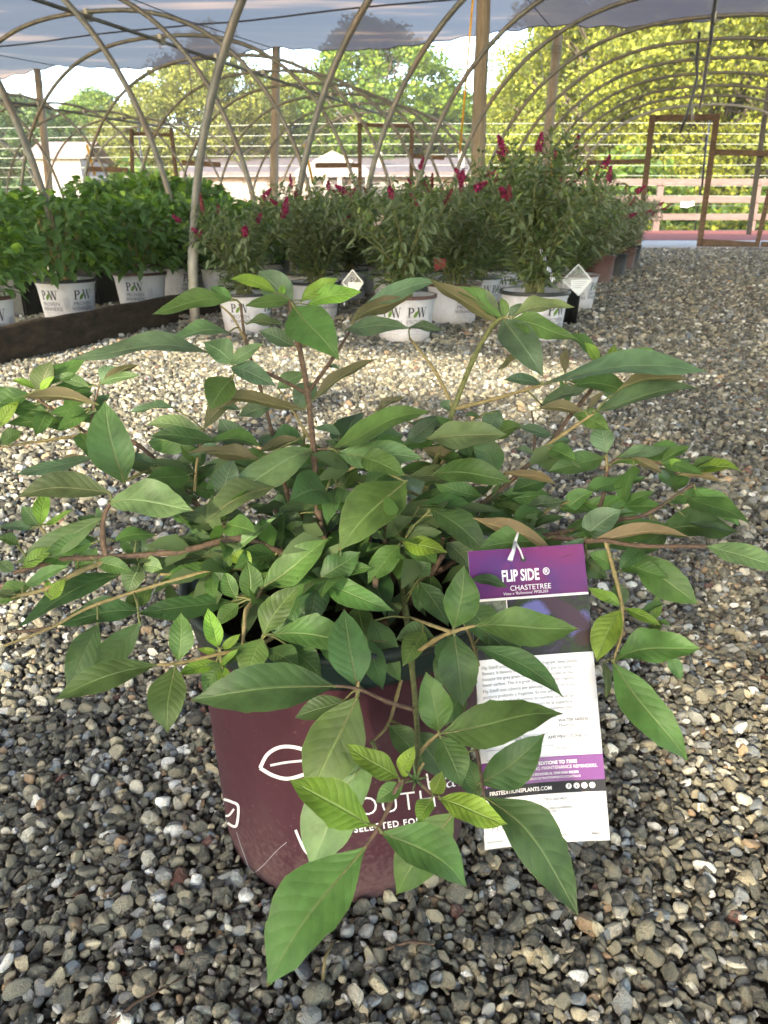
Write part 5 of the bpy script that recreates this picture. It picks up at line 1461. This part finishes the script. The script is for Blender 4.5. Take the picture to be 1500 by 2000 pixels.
# (base x, y, tip x, y, width px, base depth mm, tip depth change mm, tilt deg, material, teeth)
LV = """
714 1654 522 1928 128 388 -28 25 mid 5
742 1625 912 1734 84 392 -6 20 mid 0
726 1614 565 1523 80 394 -4 25 young 1
700 1357 603 1556 112 450 -8 12 mid 1
735 1460 606 1702 118 468 -6 20 pale 1
656 1340 371 1368 92 446 -22 20 dark 2
888 1586 774 1748 92 446 0 15 mid 0
780 1520 675 1452 48 404 -4 25 young 0
788 1522 810 1456 32 408 -2 20 young 0
788 1530 734 1568 36 404 -4 10 mid 0
844 1552 864 1506 32 405 -2 10 young 0
845 1558 817 1608 40 402 -6 25 young 0
856 1560 992 1610 56 404 -8 25 young 0
856 1430 832 1312 66 426 -4 5 mid 0
860 1432 1100 1394 82 425 -10 25 mid 4
858 1436 902 1537 66 424 -8 15 mid 0
932 1532 1064 1433 76 455 -6 0 dark 0
676 1368 576 1402 44 462 4 30 dark 0
758 1416 825 1490 48 490 -8 20 dark 0
800 1430 880 1520 60 500 -2 25 dark 0
904 1478 936 1562 48 470 -4 10 dark 0
945 1556 1130 1790 96 445 -22 20 dark 2
1196 1292 1345 1487 74 490 -22 15 mid 2
1199 1290 1370 1266 64 490 -14 30 mid 1
1213 1189 1166 1293 54 500 -8 5 young 0
1213 1183 1147 1148 36 500 -6 40 young 0
1217 1187 1290 1221 34 500 -10 40 young 1
1217 1185 1200 1136 46 504 2 20 dark 0
1275 1212 1284 1160 22 505 -2 10 mid 0
1277 1215 1312 1222 16 505 -6 50 mid 0
1290 1215 1262 1240 20 505 -6 20 mid 0
1305 1280 1331 1329 26 500 -6 10 dark 0
1238 1079 1364 1181 68 505 -18 10 mid 1
1143 1090 1186 1130 36 520 -4 10 dark 0
927 1222 1131 1228 70 455 -12 20 mid 1
885 1229 906 1104 68 464 -4 10 mid 0
887 1237 905 1381 76 464 -10 10 dark 2
880 1240 872 1310 56 480 -6 0 dark 0
905 1180 975 1268 66 500 -10 20 dark 0
930 1262 1100 1362 44 478 -20 20 dark 0
919 1132 992 1146 22 500 -4 30 dark 0
925 1011 1084 1082 33 530 -18 120 tan 0
1143 1050 1074 1098 36 515 -8 40 blue 0
1154 1056 1347 1049 26 512 -12 128 tan 0
838 992 958 1090 58 560 -30 10 dark 1
955 1050 994 1098 40 540 -6 20 mid 0
950 1235 1022 1302 52 490 -6 20 dark 0
935 1550 905 1478 36 460 4 10 dark 0
1178 1292 1184 1366 16 500 -10 40 olive 0
795 938 662 1076 96 560 -30 25 mid 0
842 928 1001 941 50 566 -24 30 mid 0
787 1060 874 1080 38 560 -18 30 young 0
780 1063 718 1141 48 556 -18 15 mid 0
818 1135 876 1224 46 545 -14 20 dark 0
814 1140 818 1195 34 548 -8 10 dark 0
818 1130 838 1084 36 550 -4 10 dark 0
870 1060 920 1110 44 575 -4 20 blue 0
725 1208 783 1333 54 520 -24 10 dark 0
852 1248 772 1250 46 505 0 30 dark 0
800 985 906 972 40 600 -10 50 dark 0
865 978 916 1010 32 590 -10 30 blue 0
920 990 968 1004 26 590 -8 40 blue 0
960 984 1036 1004 28 585 -8 40 mid 0
1022 998 1110 978 42 580 -8 45 blue 0
1025 1032 1105 1008 20 560 -8 55 dark 0
1138 1053 1214 995 56 530 -6 20 blue 0
1134 981 1304 991 44 575 -22 40 mid 0
1134 973 1262 931 34 577 -6 50 dark 0
1190 1030 1262 1018 46 555 -6 20 dark 0
1355 953 1444 1028 46 550 -18 20 mid 0
1280 1042 1444 1038 60 548 -10 30 dark 0
1341 1018 1432 1038 20 545 -12 60 blue 0
1379 1067 1535 1116 52 480 -22 35 pale 1
1255 1065 1208 1112 36 500 -6 20 dark 0
1185 886 1175 823 66 584 2 10 blue 3
1182 892 1068 922 44 582 -6 30 dark 0
1190 910 1268 900 28 580 -4 50 mid 0
1206 897 1308 873 34 580 -6 50 blue 0
1222 885 1296 926 22 578 -10 125 olive 0
1325 920 1308 896 24 570 -4 30 young 0
1325 927 1408 940 16 570 -10 125 tan 0
1325 920 1348 894 26 572 2 30 blue 0
1350 918 1398 893 22 566 -4 40 mid 1
1350 920 1450 922 26 565 -8 45 young 1
1350 922 1430 905 18 566 -6 40 mid 0
970 932 922 838 52 585 -6 5 dark 0
975 800 954 852 46 600 -4 10 blue 0
918 912 821 872 42 605 2 135 olive 0
1047 887 1005 878 32 588 -2 40 blue 0
1047 887 1093 896 30 588 -4 40 blue 0
1103 730 1108 677 50 604 4 150 olive 0
1033 690 971 723 18 590 -6 120 olive 0
1059 752 982 742 42 550 -4 40 blue 0
1059 750 1384 726 44 550 -30 58 blue 1
1206 761 1342 742 30 560 -14 125 olive 0
1159 804 1370 761 42 562 -22 60 blue 0
1054 794 1152 757 26 575 -6 50 blue 0
1140 803 1050 800 22 565 -6 130 olive 0
1145 800 1180 764 30 575 -2 140 olive 0
1170 710 1141 668 20 600 -6 20 young 0
1190 705 1200 672 16 600 0 30 young 0
1192 705 1216 680 18 600 -4 40 pale 0
1210 706 1306 708 32 598 -10 45 pale 2
982 621 1062 737 66 578 -26 20 blue 0
994 626 1128 662 40 577 -20 35 mid 1
1000 621 1123 600 28 577 -12 55 olive 0
975 633 836 542 30 580 -18 130 olive 0
985 628 880 560 26 580 -10 50 mid 0
977 625 918 556 30 580 -2 30 olive 0
985 622 978 581 18 580 2 20 mid 0
993 618 1019 592 22 580 2 20 blue 0
885 800 856 787 30 600 -4 30 blue 0
937 812 908 812 18 598 -6 40 dark 0
920 892 894 848 32 600 -2 20 dark 0
984 922 1086 946 20 575 -14 120 tan 0
573 597 663 703 88 560 -34 12 mid 0
573 592 505 529 58 561 6 15 blue 0
567 585 478 598 28 560 -14 40 mid 0
540 572 449 545 26 562 -10 45 young 0
548 578 552 556 16 562 0 20 young 0
587 590 661 542 28 560 -6 35 young 0
600 597 708 570 34 560 -14 30 young 0
713 592 858 550 34 588 -12 35 blue 0
683 632 804 580 36 590 -12 130 olive 0
675 643 801 642 40 590 -18 45 blue 0
797 640 866 647 22 610 -8 50 blue 0
577 677 506 646 32 568 4 30 blue 0
587 680 619 660 22 570 2 140 olive 0
480 633 554 635 20 636 -8 50 olive 0
453 587 297 614 36 634 -20 40 mid 0
455 585 410 560 24 634 -2 30 mid 0
450 650 321 666 26 600 -14 55 pale 0
412 690 136 703 36 575 -30 52 blue 0
455 712 398 668 50 548 0 15 pale 0
448 713 516 671 26 548 -8 30 pale 0
450 717 539 754 38 548 -16 25 blue 0
455 738 411 802 60 552 -14 10 mid 0
597 800 423 777 26 572 -18 120 olive 0
533 793 464 812 32 640 -6 30 blue 0
475 872 428 818 50 640 -2 10 blue 0
617 747 578 800 50 600 -2 10 blue 0
610 782 738 701 22 573 2 122 olive 0
640 716 664 722 14 600 -4 40 blue 0
733 808 791 775 28 618 -2 130 blue 0
647 877 842 803 60 582 -14 52 mid 0
657 883 828 896 58 578 -26 35 pale 0
667 850 612 836 26 600 -4 40 blue 0
792 862 854 817 38 606 -2 20 blue 0
800 826 902 846 34 612 -8 40 blue 0
505 882 588 856 38 620 2 140 olive 0
510 898 366 884 30 600 -10 125 olive 0
613 877 432 975 62 582 -32 32 pale 0
433 978 457 898 50 545 6 10 blue 0
713 955 786 905 46 605 2 30 dark 0
663 960 696 903 30 605 4 20 mid 0
640 935 544 926 26 610 -8 45 dark 0
245 945 205 782 84 600 -6 8 dark 0
217 962 32 972 52 502 -16 30 olive 0
210 982 378 998 68 502 -8 30 pale 2
203 1010 28 1102 46 500 -14 35 pale 0
80 1028 92 954 30 492 2 10 young 0
78 1028 42 988 40 492 -4 20 pale 1
67 1033 -4 1030 36 495 -4 40 blue 0
85 1027 144 993 12 492 -4 40 young 0
38 1065 -4 1049 22 486 -4 30 mid 1
43 1110 109 1066 28 484 2 20 young 0
27 1117 -4 1096 30 484 -2 20 pale 0
32 1163 -10 1160 18 470 -4 30 olive 0
45 1145 136 1105 26 476 -8 30 mid 0
98 1173 128 1129 24 478 2 20 young 0
98 1172 92 1132 20 478 2 20 young 0
243 1120 31 1228 42 512 -26 45 dark 0
277 1193 111 1221 48 500 -18 30 dark 1
457 1175 267 1199 48 535 -22 35 dark 1
193 1217 131 1348 56 485 -12 5 dark 0
277 1213 156 1324 54 490 -10 5 dark 0
307 1298 104 1368 54 448 -16 25 mid 1
347 1293 353 1196 48 455 6 10 mid 0
343 1300 328 1432 72 454 -14 12 mid 0
427 1293 347 1318 28 470 -8 20 young 0
427 1267 406 1187 36 472 2 5 young 0
430 1267 470 1238 18 472 0 20 young 0
425 1272 386 1267 14 472 -4 20 young 0
427 1300 466 1267 14 470 -4 40 young 0
435 1302 437 1346 24 470 -8 20 young 0
425 1305 413 1356 38 474 -6 20 mid 0
510 1247 478 1329 68 478 -12 15 mid 0
514 1242 584 1142 54 478 6 15 mid 0
530 1238 709 1271 60 480 -14 28 mid 1
513 1147 640 1052 62 528 10 30 mid 1
623 1135 770 1193 50 535 -16 22 mid 0
623 1133 602 1222 60 535 -10 10 dark 0
622 1132 704 1078 52 535 6 20 dark 0
698 1343 672 1190 82 462 14 15 dark 0
675 1137 680 1094 44 560 4 20 pale 0
540 1245 546 1200 30 500 4 10 pale 0
520 1268 582 1312 52 476 -6 30 dark 0
452 1083 492 1108 40 540 -6 20 young 0
450 1084 440 1112 36 540 -6 20 mid 0
490 1175 483 1098 46 525 4 10 mid 0
463 1170 440 1116 34 525 0 10 mid 0
455 1166 413 1110 34 528 -2 15 dark 0
467 1177 424 1222 32 524 -8 20 mid 0
345 1060 416 1050 22 540 -6 40 dark 0
453 1082 541 1010 22 545 -4 40 pale 0
475 1003 444 1008 24 590 -4 20 blue 0
480 1036 448 1014 26 590 -2 30 dark 0
283 1080 232 1045 44 520 -6 20 dark 0
270 1046 282 1088 40 520 -6 10 blue 0
275 1103 248 1160 46 512 -8 10 pale 0
278 1105 318 1112 38 512 -4 10 pale 0
452 1084 314 1108 18 540 -14 50 olive 0
192 803 109 807 26 632 -6 50 blue 0
193 790 38 777 24 630 -16 125 olive 0
77 768 101 706 42 620 2 10 olive 0
73 762 22 742 16 620 -6 40 young 0
78 766 108 735 14 620 -2 30 young 0
177 757 99 737 26 632 -8 40 pale 0
197 747 230 716 30 632 2 10 blue 0
200 745 272 713 20 632 -6 125 olive 0
193 752 274 732 20 632 -6 45 pale 0
-4 836 38 782 24 605 6 20 young 0
0 868 43 842 28 610 4 30 mid 0
190 893 27 927 26 600 -14 50 blue 0
187 896 80 924 20 602 -8 125 olive 0
343 797 251 806 20 640 -6 60 blue 0
395 840 286 830 32 620 -6 35 pale 0
425 862 290 852 34 610 -10 40 dark 0
397 840 476 758 36 618 6 140 olive 0
437 880 367 890 30 600 -8 50 blue 0
340 945 406 918 26 620 -4 50 olive 0
400 960 460 925 34 610 -4 40 dark 0
392 905 352 870 30 612 -4 20 mid 0
600 1045 520 1020 44 600 -10 30 dark 0
560 1070 610 1020 44 590 2 20 mid 0
690 1000 640 960 44 610 -4 20 dark 0
560 1120 470 1150 44 565 -14 25 mid 0
600 1150 560 1230 50 545 -14 10 dark 0
640 1090 560 1130 50 570 -14 20 mid 1
700 1180 720 1262 54 540 -16 8 mid 0
430 1160 356 1180 36 560 -10 30 mid 0
400 1240 372 1180 34 560 4 20 dark 0
760 1180 700 1150 42 560 -10 20 dark 0
500 1060 420 1072 36 575 -12 40 mid 0
560 1010 500 1062 40 600 -14 25 dark 0
740 1060 700 1110 42 590 -12 20 mid 0
840 1120 850 1190 46 560 -16 10 mid 0
900 960 880 1040 50 590 -14 20 mid 0
868 1262 860 1346 40 500 -8 10 dark 0
830 1232 786 1302 46 505 -14 15 mid 0
560 1258 628 1322 56 486 -10 20 dark 1
442 1290 396 1352 42 472 -8 15 mid 0
722 1246 748 1348 46 505 -22 10 dark 0
640 1225 650 1300 44 500 -14 10 mid 0
480 1255 440 1300 36 482 -6 20 dark 0
905 1340 870 1420 40 488 -8 10 dark 0
300 1150 240 1190 36 520 -8 25 mid 0
350 1130 300 1160 34 530 -6 35 mid 0
150 1120 190 1070 34 496 4 20 mid 1
60 1140 -10 1180 38 480 -8 30 mid 0
310 905 240 890 30 610 -8 40 blue 0
300 990 400 1020 38 560 -8 40 mid 0
350 940 280 965 36 600 -8 25 dark 0
470 800 400 790 32 630 -6 40 blue 0
540 760 600 730 30 640 -4 30 pale 0
730 860 800 880 34 610 -8 30 mid 0
1080 850 1010 835 32 588 -6 40 blue 0
1120 810 1190 840 36 590 -8 30 mid 0
1070 940 1000 960 38 585 -8 30 dark 0
1000 1000 930 1040 44 580 -14 20 dark 0
1210 990 1280 960 36 560 -8 40 mid 0
1300 1040 1240 1090 44 540 -12 20 dark 0
1290 905 1350 870 30 575 -4 35 mid 0
1100 1000 1160 960 36 575 -6 25 mid 0
1170 750 1230 790 34 595 -8 30 blue 0
1200 1110 1150 1080 34 512 -6 20 mid 0
1250 1200 1300 1180 30 500 -4 40 dark 0
960 860 1020 830 34 600 -6 30 mid 0
"""
cols = {'mid': 'L_mid', 'dark': 'L_dark', 'blue': 'L_blue', 'young': 'L_young', 'pale': 'L_pale', 'olive': 'L_olive', 'tan': 'L_tan'}
SP = np.array([tuple(p) for p in STEM_PTS])
leafn = 0
def add_leaf(B, T, W, t, mt, teeth, seed, **kw):
    global leafn
    d = np.linalg.norm(SP - np.array(B), axis=1); k = int(d.argmin())
    pet = Vector(SP[k]) if 0.0008 < d[k] < 0.055 else None
    rnd = random.Random(seed)
    mbx = leaf_mesh(B, T, W, t, seed, kw.get('arch', rnd.uniform(.03, .10)), rnd.uniform(.12, .34), rnd.uniform(-.055, .055), rnd.uniform(.03, .12), teeth, pet, rnd.uniform(-22, 22))
    o = mbx.build('leaf', [M[mt], M['stem_green'] if mt != 'L_tan' else M['stem_tan']], plant, True)
    leafn += 1
    return o
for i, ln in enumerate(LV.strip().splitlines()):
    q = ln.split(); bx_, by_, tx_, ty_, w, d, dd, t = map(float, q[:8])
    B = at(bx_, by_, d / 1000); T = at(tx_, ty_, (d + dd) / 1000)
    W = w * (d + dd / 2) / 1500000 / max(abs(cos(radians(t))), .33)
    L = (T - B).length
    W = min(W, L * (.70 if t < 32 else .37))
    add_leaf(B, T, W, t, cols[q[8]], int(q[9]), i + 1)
# deeper leaves inside the shrub, seen through the gaps
rnd = random.Random(77)
nf = 0
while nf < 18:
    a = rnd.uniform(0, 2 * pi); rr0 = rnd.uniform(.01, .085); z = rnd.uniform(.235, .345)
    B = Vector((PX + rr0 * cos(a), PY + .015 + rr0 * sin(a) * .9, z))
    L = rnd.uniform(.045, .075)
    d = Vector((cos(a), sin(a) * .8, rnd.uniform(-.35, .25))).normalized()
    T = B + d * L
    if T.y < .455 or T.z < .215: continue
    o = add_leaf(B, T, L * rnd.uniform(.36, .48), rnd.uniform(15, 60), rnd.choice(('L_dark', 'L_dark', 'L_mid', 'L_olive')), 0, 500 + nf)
    nf += 1
print('leaves', leafn)
# small inner leaves too many to pick apart
rnd = random.Random(91)
mbi = MB()
core = [p for p in STEM_PTS if (p.x - PX) ** 2 + (p.y - PY - .02) ** 2 < .15 ** 2 and .235 < p.z < .325 and p.y > .47]
for k in range(330):
    p = rnd.choice(core) - O if rnd.random() < .5 else Vector((rnd.uniform(-.12, .12), rnd.uniform(-.05, .11), rnd.uniform(.225, .31)))
    d = Vector((p.x * 6 + rnd.uniform(-.7, .7), p.y * 4 + rnd.uniform(-.7, .7), rnd.uniform(-.3, .7)))
    L = rnd.uniform(.020, .040)
    leaf6(mbi, p, d, Vector((rnd.uniform(-.5, .5), rnd.uniform(-1.0, .2), 1)), L, L * rnd.uniform(.36, .5), rnd.uniform(.1, .5), 0, rnd.uniform(0, .3))
# joined: small leaves set in pairs at the stem nodes
xx_ = [p for p in STEM_PTS if p.z > .25]
big_ = MB()
for k in range(105):
    p = rnd.choice(xx_)
    if abs(p.x - PX) < .17 and p.z > .335: continue
    dv = Vector((p.x - PX, p.y - PY, 0)); dv = dv.normalized() if dv.length > .01 else Vector((1, 0, 0))
    if p.y < .45: continue
    a0_ = rnd.uniform(0, 2 * pi); L = rnd.uniform(.022, .050)
    for sg in (1, -1):
        d = (dv * rnd.uniform(.1, .9) + Vector((cos(a0_), sin(a0_), rnd.uniform(-.25, .35))) * sg).normalized()
        Tt = p + d * (L + .006)
        if Tt.y < .44: continue
        q = leaf_mesh(p + d * .006, Tt, L * rnd.uniform(.36, .48), rnd.uniform(5, 55), 900 + k, rnd.uniform(.03, .1), rnd.uniform(.15, .35), rnd.uniform(-.05, .05), .08, 0, p, 10)
        off = big_.n; big_.v += q.v; big_.uv += q.uv; big_.n += q.n; big_.f += [tuple(i_ + off for i_ in f_) for f_ in q.f]; big_.m += q.m
ob_ = big_.build('small_leaves', [M['L_mid'], M['stem_green']], plant, True); ob_['kind'] = 'stuff'
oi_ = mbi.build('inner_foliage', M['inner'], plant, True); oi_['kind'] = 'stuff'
# tiny shoot tips at the front cluster
mb = MB()
for a in range(7):
    b0_ = at(812, 1522, .408); t0 = at(812 + 22 * cos(a * .9), 1522 + 26 * sin(a * .9) - 4, .402)
    mb.tube([b0_ - O, t0 - O], [.0009, .0003], 5)
mb.build('bud', M['L_pale'], plant, True)

# ------------------------------------------------------------------ the care tag
TC = {'tl': at(914, 1077, .505), 'tr': at(1138, 1062, .505), 'bl': at(948, 1662, .498), 'br': at(1191, 1640, .498)}
tc = sum(TC.values(), Vector()) / 4
tn = (TC['tr'] - TC['tl']).cross(TC['bl'] - TC['tl']).normalized()
if tn.dot(CAM - tc) < 0: tn = -tn
def tg(u, v, off=0.0):
    p = TC['tl'].lerp(TC['tr'], u).lerp(TC['bl'].lerp(TC['br'], u), v)
    return p + tn * (off + .0035 * sin(pi * v) - .003 * sin(pi * u) + .0016 * sin(5 * v + 2 * u)) - tc
tagroot = empty('plant_care_tag', tc, 0, 'tall purple and white printed care tag hanging right of the maroon pot', 'plant tag')
def tgrid(name, u0, v0, u1, v1, off, material, parent, nu=6, nv=10, thick=False):
    mb = MB(); ids = [[mb.vert(tg(u0 + (u1 - u0) * i / nu, v0 + (v1 - v0) * j / nv, off), (i / nu, j / nv)) for i in range(nu + 1)] for j in range(nv + 1)]
    for j in range(nv):
        for i in range(nu): mb.face((ids[j][i], ids[j + 1][i], ids[j + 1][i + 1], ids[j][i + 1]))
    if thick:
        ib = [[mb.vert(tg(u0 + (u1 - u0) * i / nu, v0 + (v1 - v0) * j / nv, off - .0006)) for i in range(nu + 1)] for j in range(nv + 1)]
        for j in range(nv):
            for i in range(nu): mb.face((ib[j][i], ib[j][i + 1], ib[j + 1][i + 1], ib[j + 1][i]))
        for j in range(nv):
            mb.face((ids[j][0], ib[j][0], ib[j + 1][0], ids[j + 1][0])); mb.face((ids[j][nu], ids[j + 1][nu], ib[j + 1][nu], ib[j][nu]))
        for i in range(nu):
            mb.face((ids[0][i], ids[0][i + 1], ib[0][i + 1], ib[0][i])); mb.face((ids[nv][i], ib[nv][i], ib[nv][i + 1], ids[nv][i + 1]))
    return mb.build(name, material, parent, True)
def glossy(name, c, r=.32): 
    mm, nt, b = mat(name, c, r, .5); return mm
M['tag_white'] = glossy('tag_white', (.80, .79, .82), .3)
M['tag_purple'] = glossy('tag_purple', (.16, .028, .21), .3)
mm, nt, b = mat('tag_purple_photo', (.2, .03, .2), .5, .3)
f = noise(nt, 26, 3, .5, objco(nt), .8)
nt.links.new(ramp(nt, f, [(.3, (.17, .014, .10)), (.5, (.115, .018, .13)), (.62, (.075, .022, .14)), (.75, (.16, .025, .14))]), b.inputs['Base Color'])
M['tag_purple_photo'] = mm
mm, nt, b = mat('tag_flower_photo', (.1, .1, .1), .55, .25)
uvn = N(nt, 'ShaderNodeUVMap')
f = noise(nt, 5, 5, .6, uvn.outputs[0], .6); f2 = noise(nt, 60, 3, .6, uvn.outputs[0])
base = ramp(nt, f, [(.3, (.010, .018, .012)), (.45, (.03, .05, .02)), (.56, (.028, .026, .035)), (.7, (.06, .05, .09))])
def blob(cx, cy, rx, ry, rot=0):
    mp = N(nt, 'ShaderNodeMapping'); mp.vector_type = 'TEXTURE'; mp.inputs['Location'].default_value = (cx, cy, 0); mp.inputs['Scale'].default_value = (rx, ry, 1); mp.inputs['Rotation'].default_value = (0, 0, rot)
    nt.links.new(uvn.outputs[0], mp.inputs[0]); ln = N(nt, 'ShaderNodeVectorMath', operation='LENGTH'); nt.links.new(mp.outputs[0], ln.inputs[0])
    return math_(nt, 'ADD', ln.outputs['Value'], math_(nt, 'MULTIPLY', math_(nt, 'SUBTRACT', f2, .5), 1.1))
for (cx, cy, rx, ry, rt, cc1) in ((.56, .20, .16, .17, .4, (.13, .13, .36)), (.90, .5, .10, .26, .2, (.10, .09, .24)), (.80, .30, .12, .45, -.5, (.06, .035, .055)), (.93, .75, .09, .16, 0, (.05, .03, .03))):
    bb_ = blob(cx, cy, rx, ry, rt)
    base = mixc(nt, ramp(nt, bb_, [(.75, (1, 1, 1)), (1.05, (0, 0, 0))]), base, cc1)
nt.links.new(base, b.inputs['Base Color'])
M['tag_photo'] = mm
cardo = tgrid('card', 0, 0, 1, 1, 0, M['tag_white'], tagroot, 8, 24, True)
tgrid('purple_panel', 0, 0, 1, .163, .0003, M['tag_purple_photo'], tagroot)
tgrid('flower_picture', 0, .171, 1, .365, .0003, M['tag_photo'], tagroot)
tgrid('small_picture', 0, .171, .30, .262, .00045, plain('tag_garden_photo', (.13, .15, .11), .4, .4, .7, 300), tagroot)
tgrid('purple_band', 0, .709, 1, .794, .0003, M['tag_purple'], tagroot)
tgrid('black_band', 0, .794, 1, .834, .0003, M['ink_black'], tagroot)
Wt = (TC['tr'] - TC['tl']).length; Ht = (TC['bl'] - TC['tl']).length
def tfn(u, v, size_mm=1.0, skewy=0.0):
    return lambda x, y: tg(u + x / Wt * 1e-3, v - y / Ht * 1e-3, .0006)
def ttext(parent, material, items, name='lettering'):
    mb = MB()
    for (s, size, u, v, bold, al, cond) in items:
        put_text(mb, s, size, (lambda u, v, cond: lambda x, y: tg(u + x * cond / Wt * 1e-3, v - y / Ht * 1e-3, .0006))(u, v, cond), bold, al)
    return mb.build(name, material, parent)
ttext(cardo, M['ink_white'], [('FLIP SIDE', 10.4, .275, .094, .30, 'LEFT', .60), ('®', 6.4, .635, .086, .05, 'LEFT', .9), ('CHASTETREE', 4.8, .34, .135, .02, 'LEFT', .95),
    ("Vitex x 'Bailtexone' PP30,283", 2.6, .28, .152, 0, 'LEFT', .95),
    ('TEXT FIRST EDITIONS TO 73095', 3.1, .29, .730, .08, 'LEFT', .86), ('FOR ONGOING MAINTENANCE REMINDERS.', 3.1, .24, .747, 0, 'LEFT', .86), ('ENVIE PRIMERAS EDICIONES AL 73095 PARA RECIBIR', 2.2, .27, .766, .04, 'LEFT', .78), ('RECORDATORIOS DE MANTENIMIENTO CONTINUO', 2.2, .27, .780, 0, 'LEFT', .78),
    ('FIRSTEDITIONSPLANTS.COM', 3.6, .06, .815, .08, 'LEFT', .84)])
ttext(cardo, M['ink_grey'], [
    ('Flip Side® produces lush panicles of fragrant, deep purple', 3.0, .05, .392, 0, 'LEFT', .88), ('flowers. It blooms in summer. Flip Side® got its name', 3.0, .05, .411, 0, 'LEFT', .88),
    ('because the grey green leaves are dusky purple on the', 3.0, .05, .430, 0, 'LEFT', .88), ('lower surface. This is a great plant for warmer regions.', 3.0, .05, .449, 0, 'LEFT', .88),
    ('Flip Side® está cubierto por panículas de 20 cm de flores', 3.0, .05, .470, 0, 'LEFT', .84), ('púrpura profundo y fragantes. Es una planta', 3.0, .05, .489, 0, 'LEFT', .90),
    ('de verano. Flip Side® obtuvo su nombre, porque las', 3.0, .05, .508, 0, 'LEFT', .90), ('hojas son de color púrpura oscuro en la superficie', 3.0, .05, .528, 0, 'LEFT', .92), ('inferior. Una planta refrescante para regiones más', 3.0, .05, .547, 0, 'LEFT', .92),
    ('WATER NEEDS:', 2.9, .665, .590, .06, 'LEFT', .95), ('Medium', 3.1, .665, .607, 0, 'LEFT', 1), ('USDA HARDINESS ZONE: 7', 2.9, .06, .640, .06, 'LEFT', .95), ('AHS HEAT ZONE: 9', 2.9, .57, .645, .06, 'LEFT', .95),
    ('BLOOMS: Summer', 2.7, .06, .590, .04, 'LEFT', .95), ('Fragrant', 3.2, .635, .683, 0, 'LEFT', 1), ('Plant', 3.0, .42, .681, 0, 'LEFT', 1),
    ('Message and data rates may apply. Text STOP to end, HELP', 2.3, .05, .853, 0, 'LEFT', .86), ('for assistance.', 2.3, .05, .865, 0, 'LEFT', .86),
    ('Asexual reproduction of this plant without a license is prohibited.', 2.3, .05, .882, 0, 'LEFT', .84), ('Use of the trademark without a license is prohibited.', 2.3, .05, .893, 0, 'LEFT', .84),
    ('FIRST', 5.6, .20, .907, -.05, 'LEFT', 1.15), ('EDITIONS', 5.6, .06, .932, -.05, 'LEFT', 1.1), ('®', 2.5, .385, .900, 0, 'LEFT', 1),
    ('PERENNIAL', 2.0, .02, .977, 0, 'LEFT', 1), ('2020001-8', 2.0, .60, .975, .03, 'LEFT', 1), ('896826', 2.0, .86, .975, .03, 'LEFT', 1)])
mb = MB()
fl = lambda x, y: tg(x, y, .0006)
def ln(u0, v0, u1, v1, w=.0018): 
    mb.quad(*(fl(*p) for p in (((u0, v0), (u0, v0 + w), (u1, v1 + w), (u1, v1)) if v0 == v1 else ((u0, v0), (u0 + w * 1.6, v0), (u1 + w * 1.6, v1), (u1, v1)))))
ln(.05, .572, .93, .572); ln(.05, .626, .93, .626); ln(.05, .667, .93, .667); ln(.05, .700, .93, .700); ln(.635, .575, .635, .622); ln(.53, .630, .53, .663); ln(.60, .670, .60, .698)
mb.build('rule_lines', M['ink_light'], cardo)
mb = MB()
for k in range(4):
    cu, cv = .71 + k * .062, .812
    mb.face([mb.vert(tg(cu + .024 * cos(a), cv + .0100 * sin(a), .0006)) for a in [i * pi / 10 for i in range(20)]][::-1])
ln_ = lambda pts: strip2(mb, pts, .003, fl)
strip2(mb, [(.04, .793), (.04, .762), (.145, .762), (.145, .793)], .004, fl); strip2(mb, [(.08, .763), (.10, .778), (.115, .763), (.17, .762)], .004, fl)
mb.quad(fl(.0, .163), fl(.0, .171), fl(1, .171), fl(1, .163)); mb.quad(fl(.298, .171), fl(.298, .262), fl(.306, .262), fl(.306, .171))
mb.build('white_marks', M['ink_white'], cardo)
mb = MB()
for k, ch in enumerate('ftin'):
    put_text(mb, ch, 3.0, (lambda k: lambda x, y: tg(.71 + k * .062 + x / Wt * 1e-3, .812 - y / Ht * 1e-3, .0008))(k), .1)
mb.build('icons', M['ink_grey'], cardo)
mb = MB(); hu, hv = .475, .038
mb.face([mb.vert(tg(hu + .026 * cos(a), hv + .0105 * sin(a), .0005)) for a in [i * pi / 12 for i in range(24)]][::-1]); mb.build('hole', M['black_plastic'], cardo)
mb = MB(); h0 = tg(hu, hv, .001)
top_ = at(1006, 1058, .512) - tc
mb.tube([h0, h0.lerp(top_, .5) + tn * .004, top_], [.0005, .0006, .0009], 6)
mb.tube([top_, at(1003, 1075, .502) - tc, at(996, 1094, .499) - tc], [.0009, .0012, .0018], 8)
mb.tube([top_, at(1012, 1040, .525) - tc, at(1030, 1046, .54) - tc], [.0010, .0008, .0008], 6)
mb.build('loop_tie', M['white_plastic'], tagroot, True)

# dry bits on the gravel
def litter(px, py, L, a, label, col_):
    p = on_z(px, py, .012); mb = MB()
    d = Vector((cos(a), sin(a), .02)); n = Vector((-sin(a), cos(a), 0))
    mb.tube([p - d * L / 2, p + n * L * .06 + Vector((0, 0, .003)), p + d * L / 2], [.0012, .0011, .0006], 6)
    o = mb.build('dry_twig', col_, None, True); tag(o, label, 'twig')
litter(686, 1965 + 0, .0, 0, '', M['stem_brown']) if False else None
litter(270, 1975, .075, .75, 'thin reddish dry twig lying on the gravel at the bottom left', M['stem_brown'])
litter(640, 1878, .03, 1.4, 'short dry twig on the gravel below the largest front leaf', M['stem_tan'])
litter(800, 1850, .035, .1, 'short dark twig on the gravel in front of the maroon pot', M['stem_brown'])
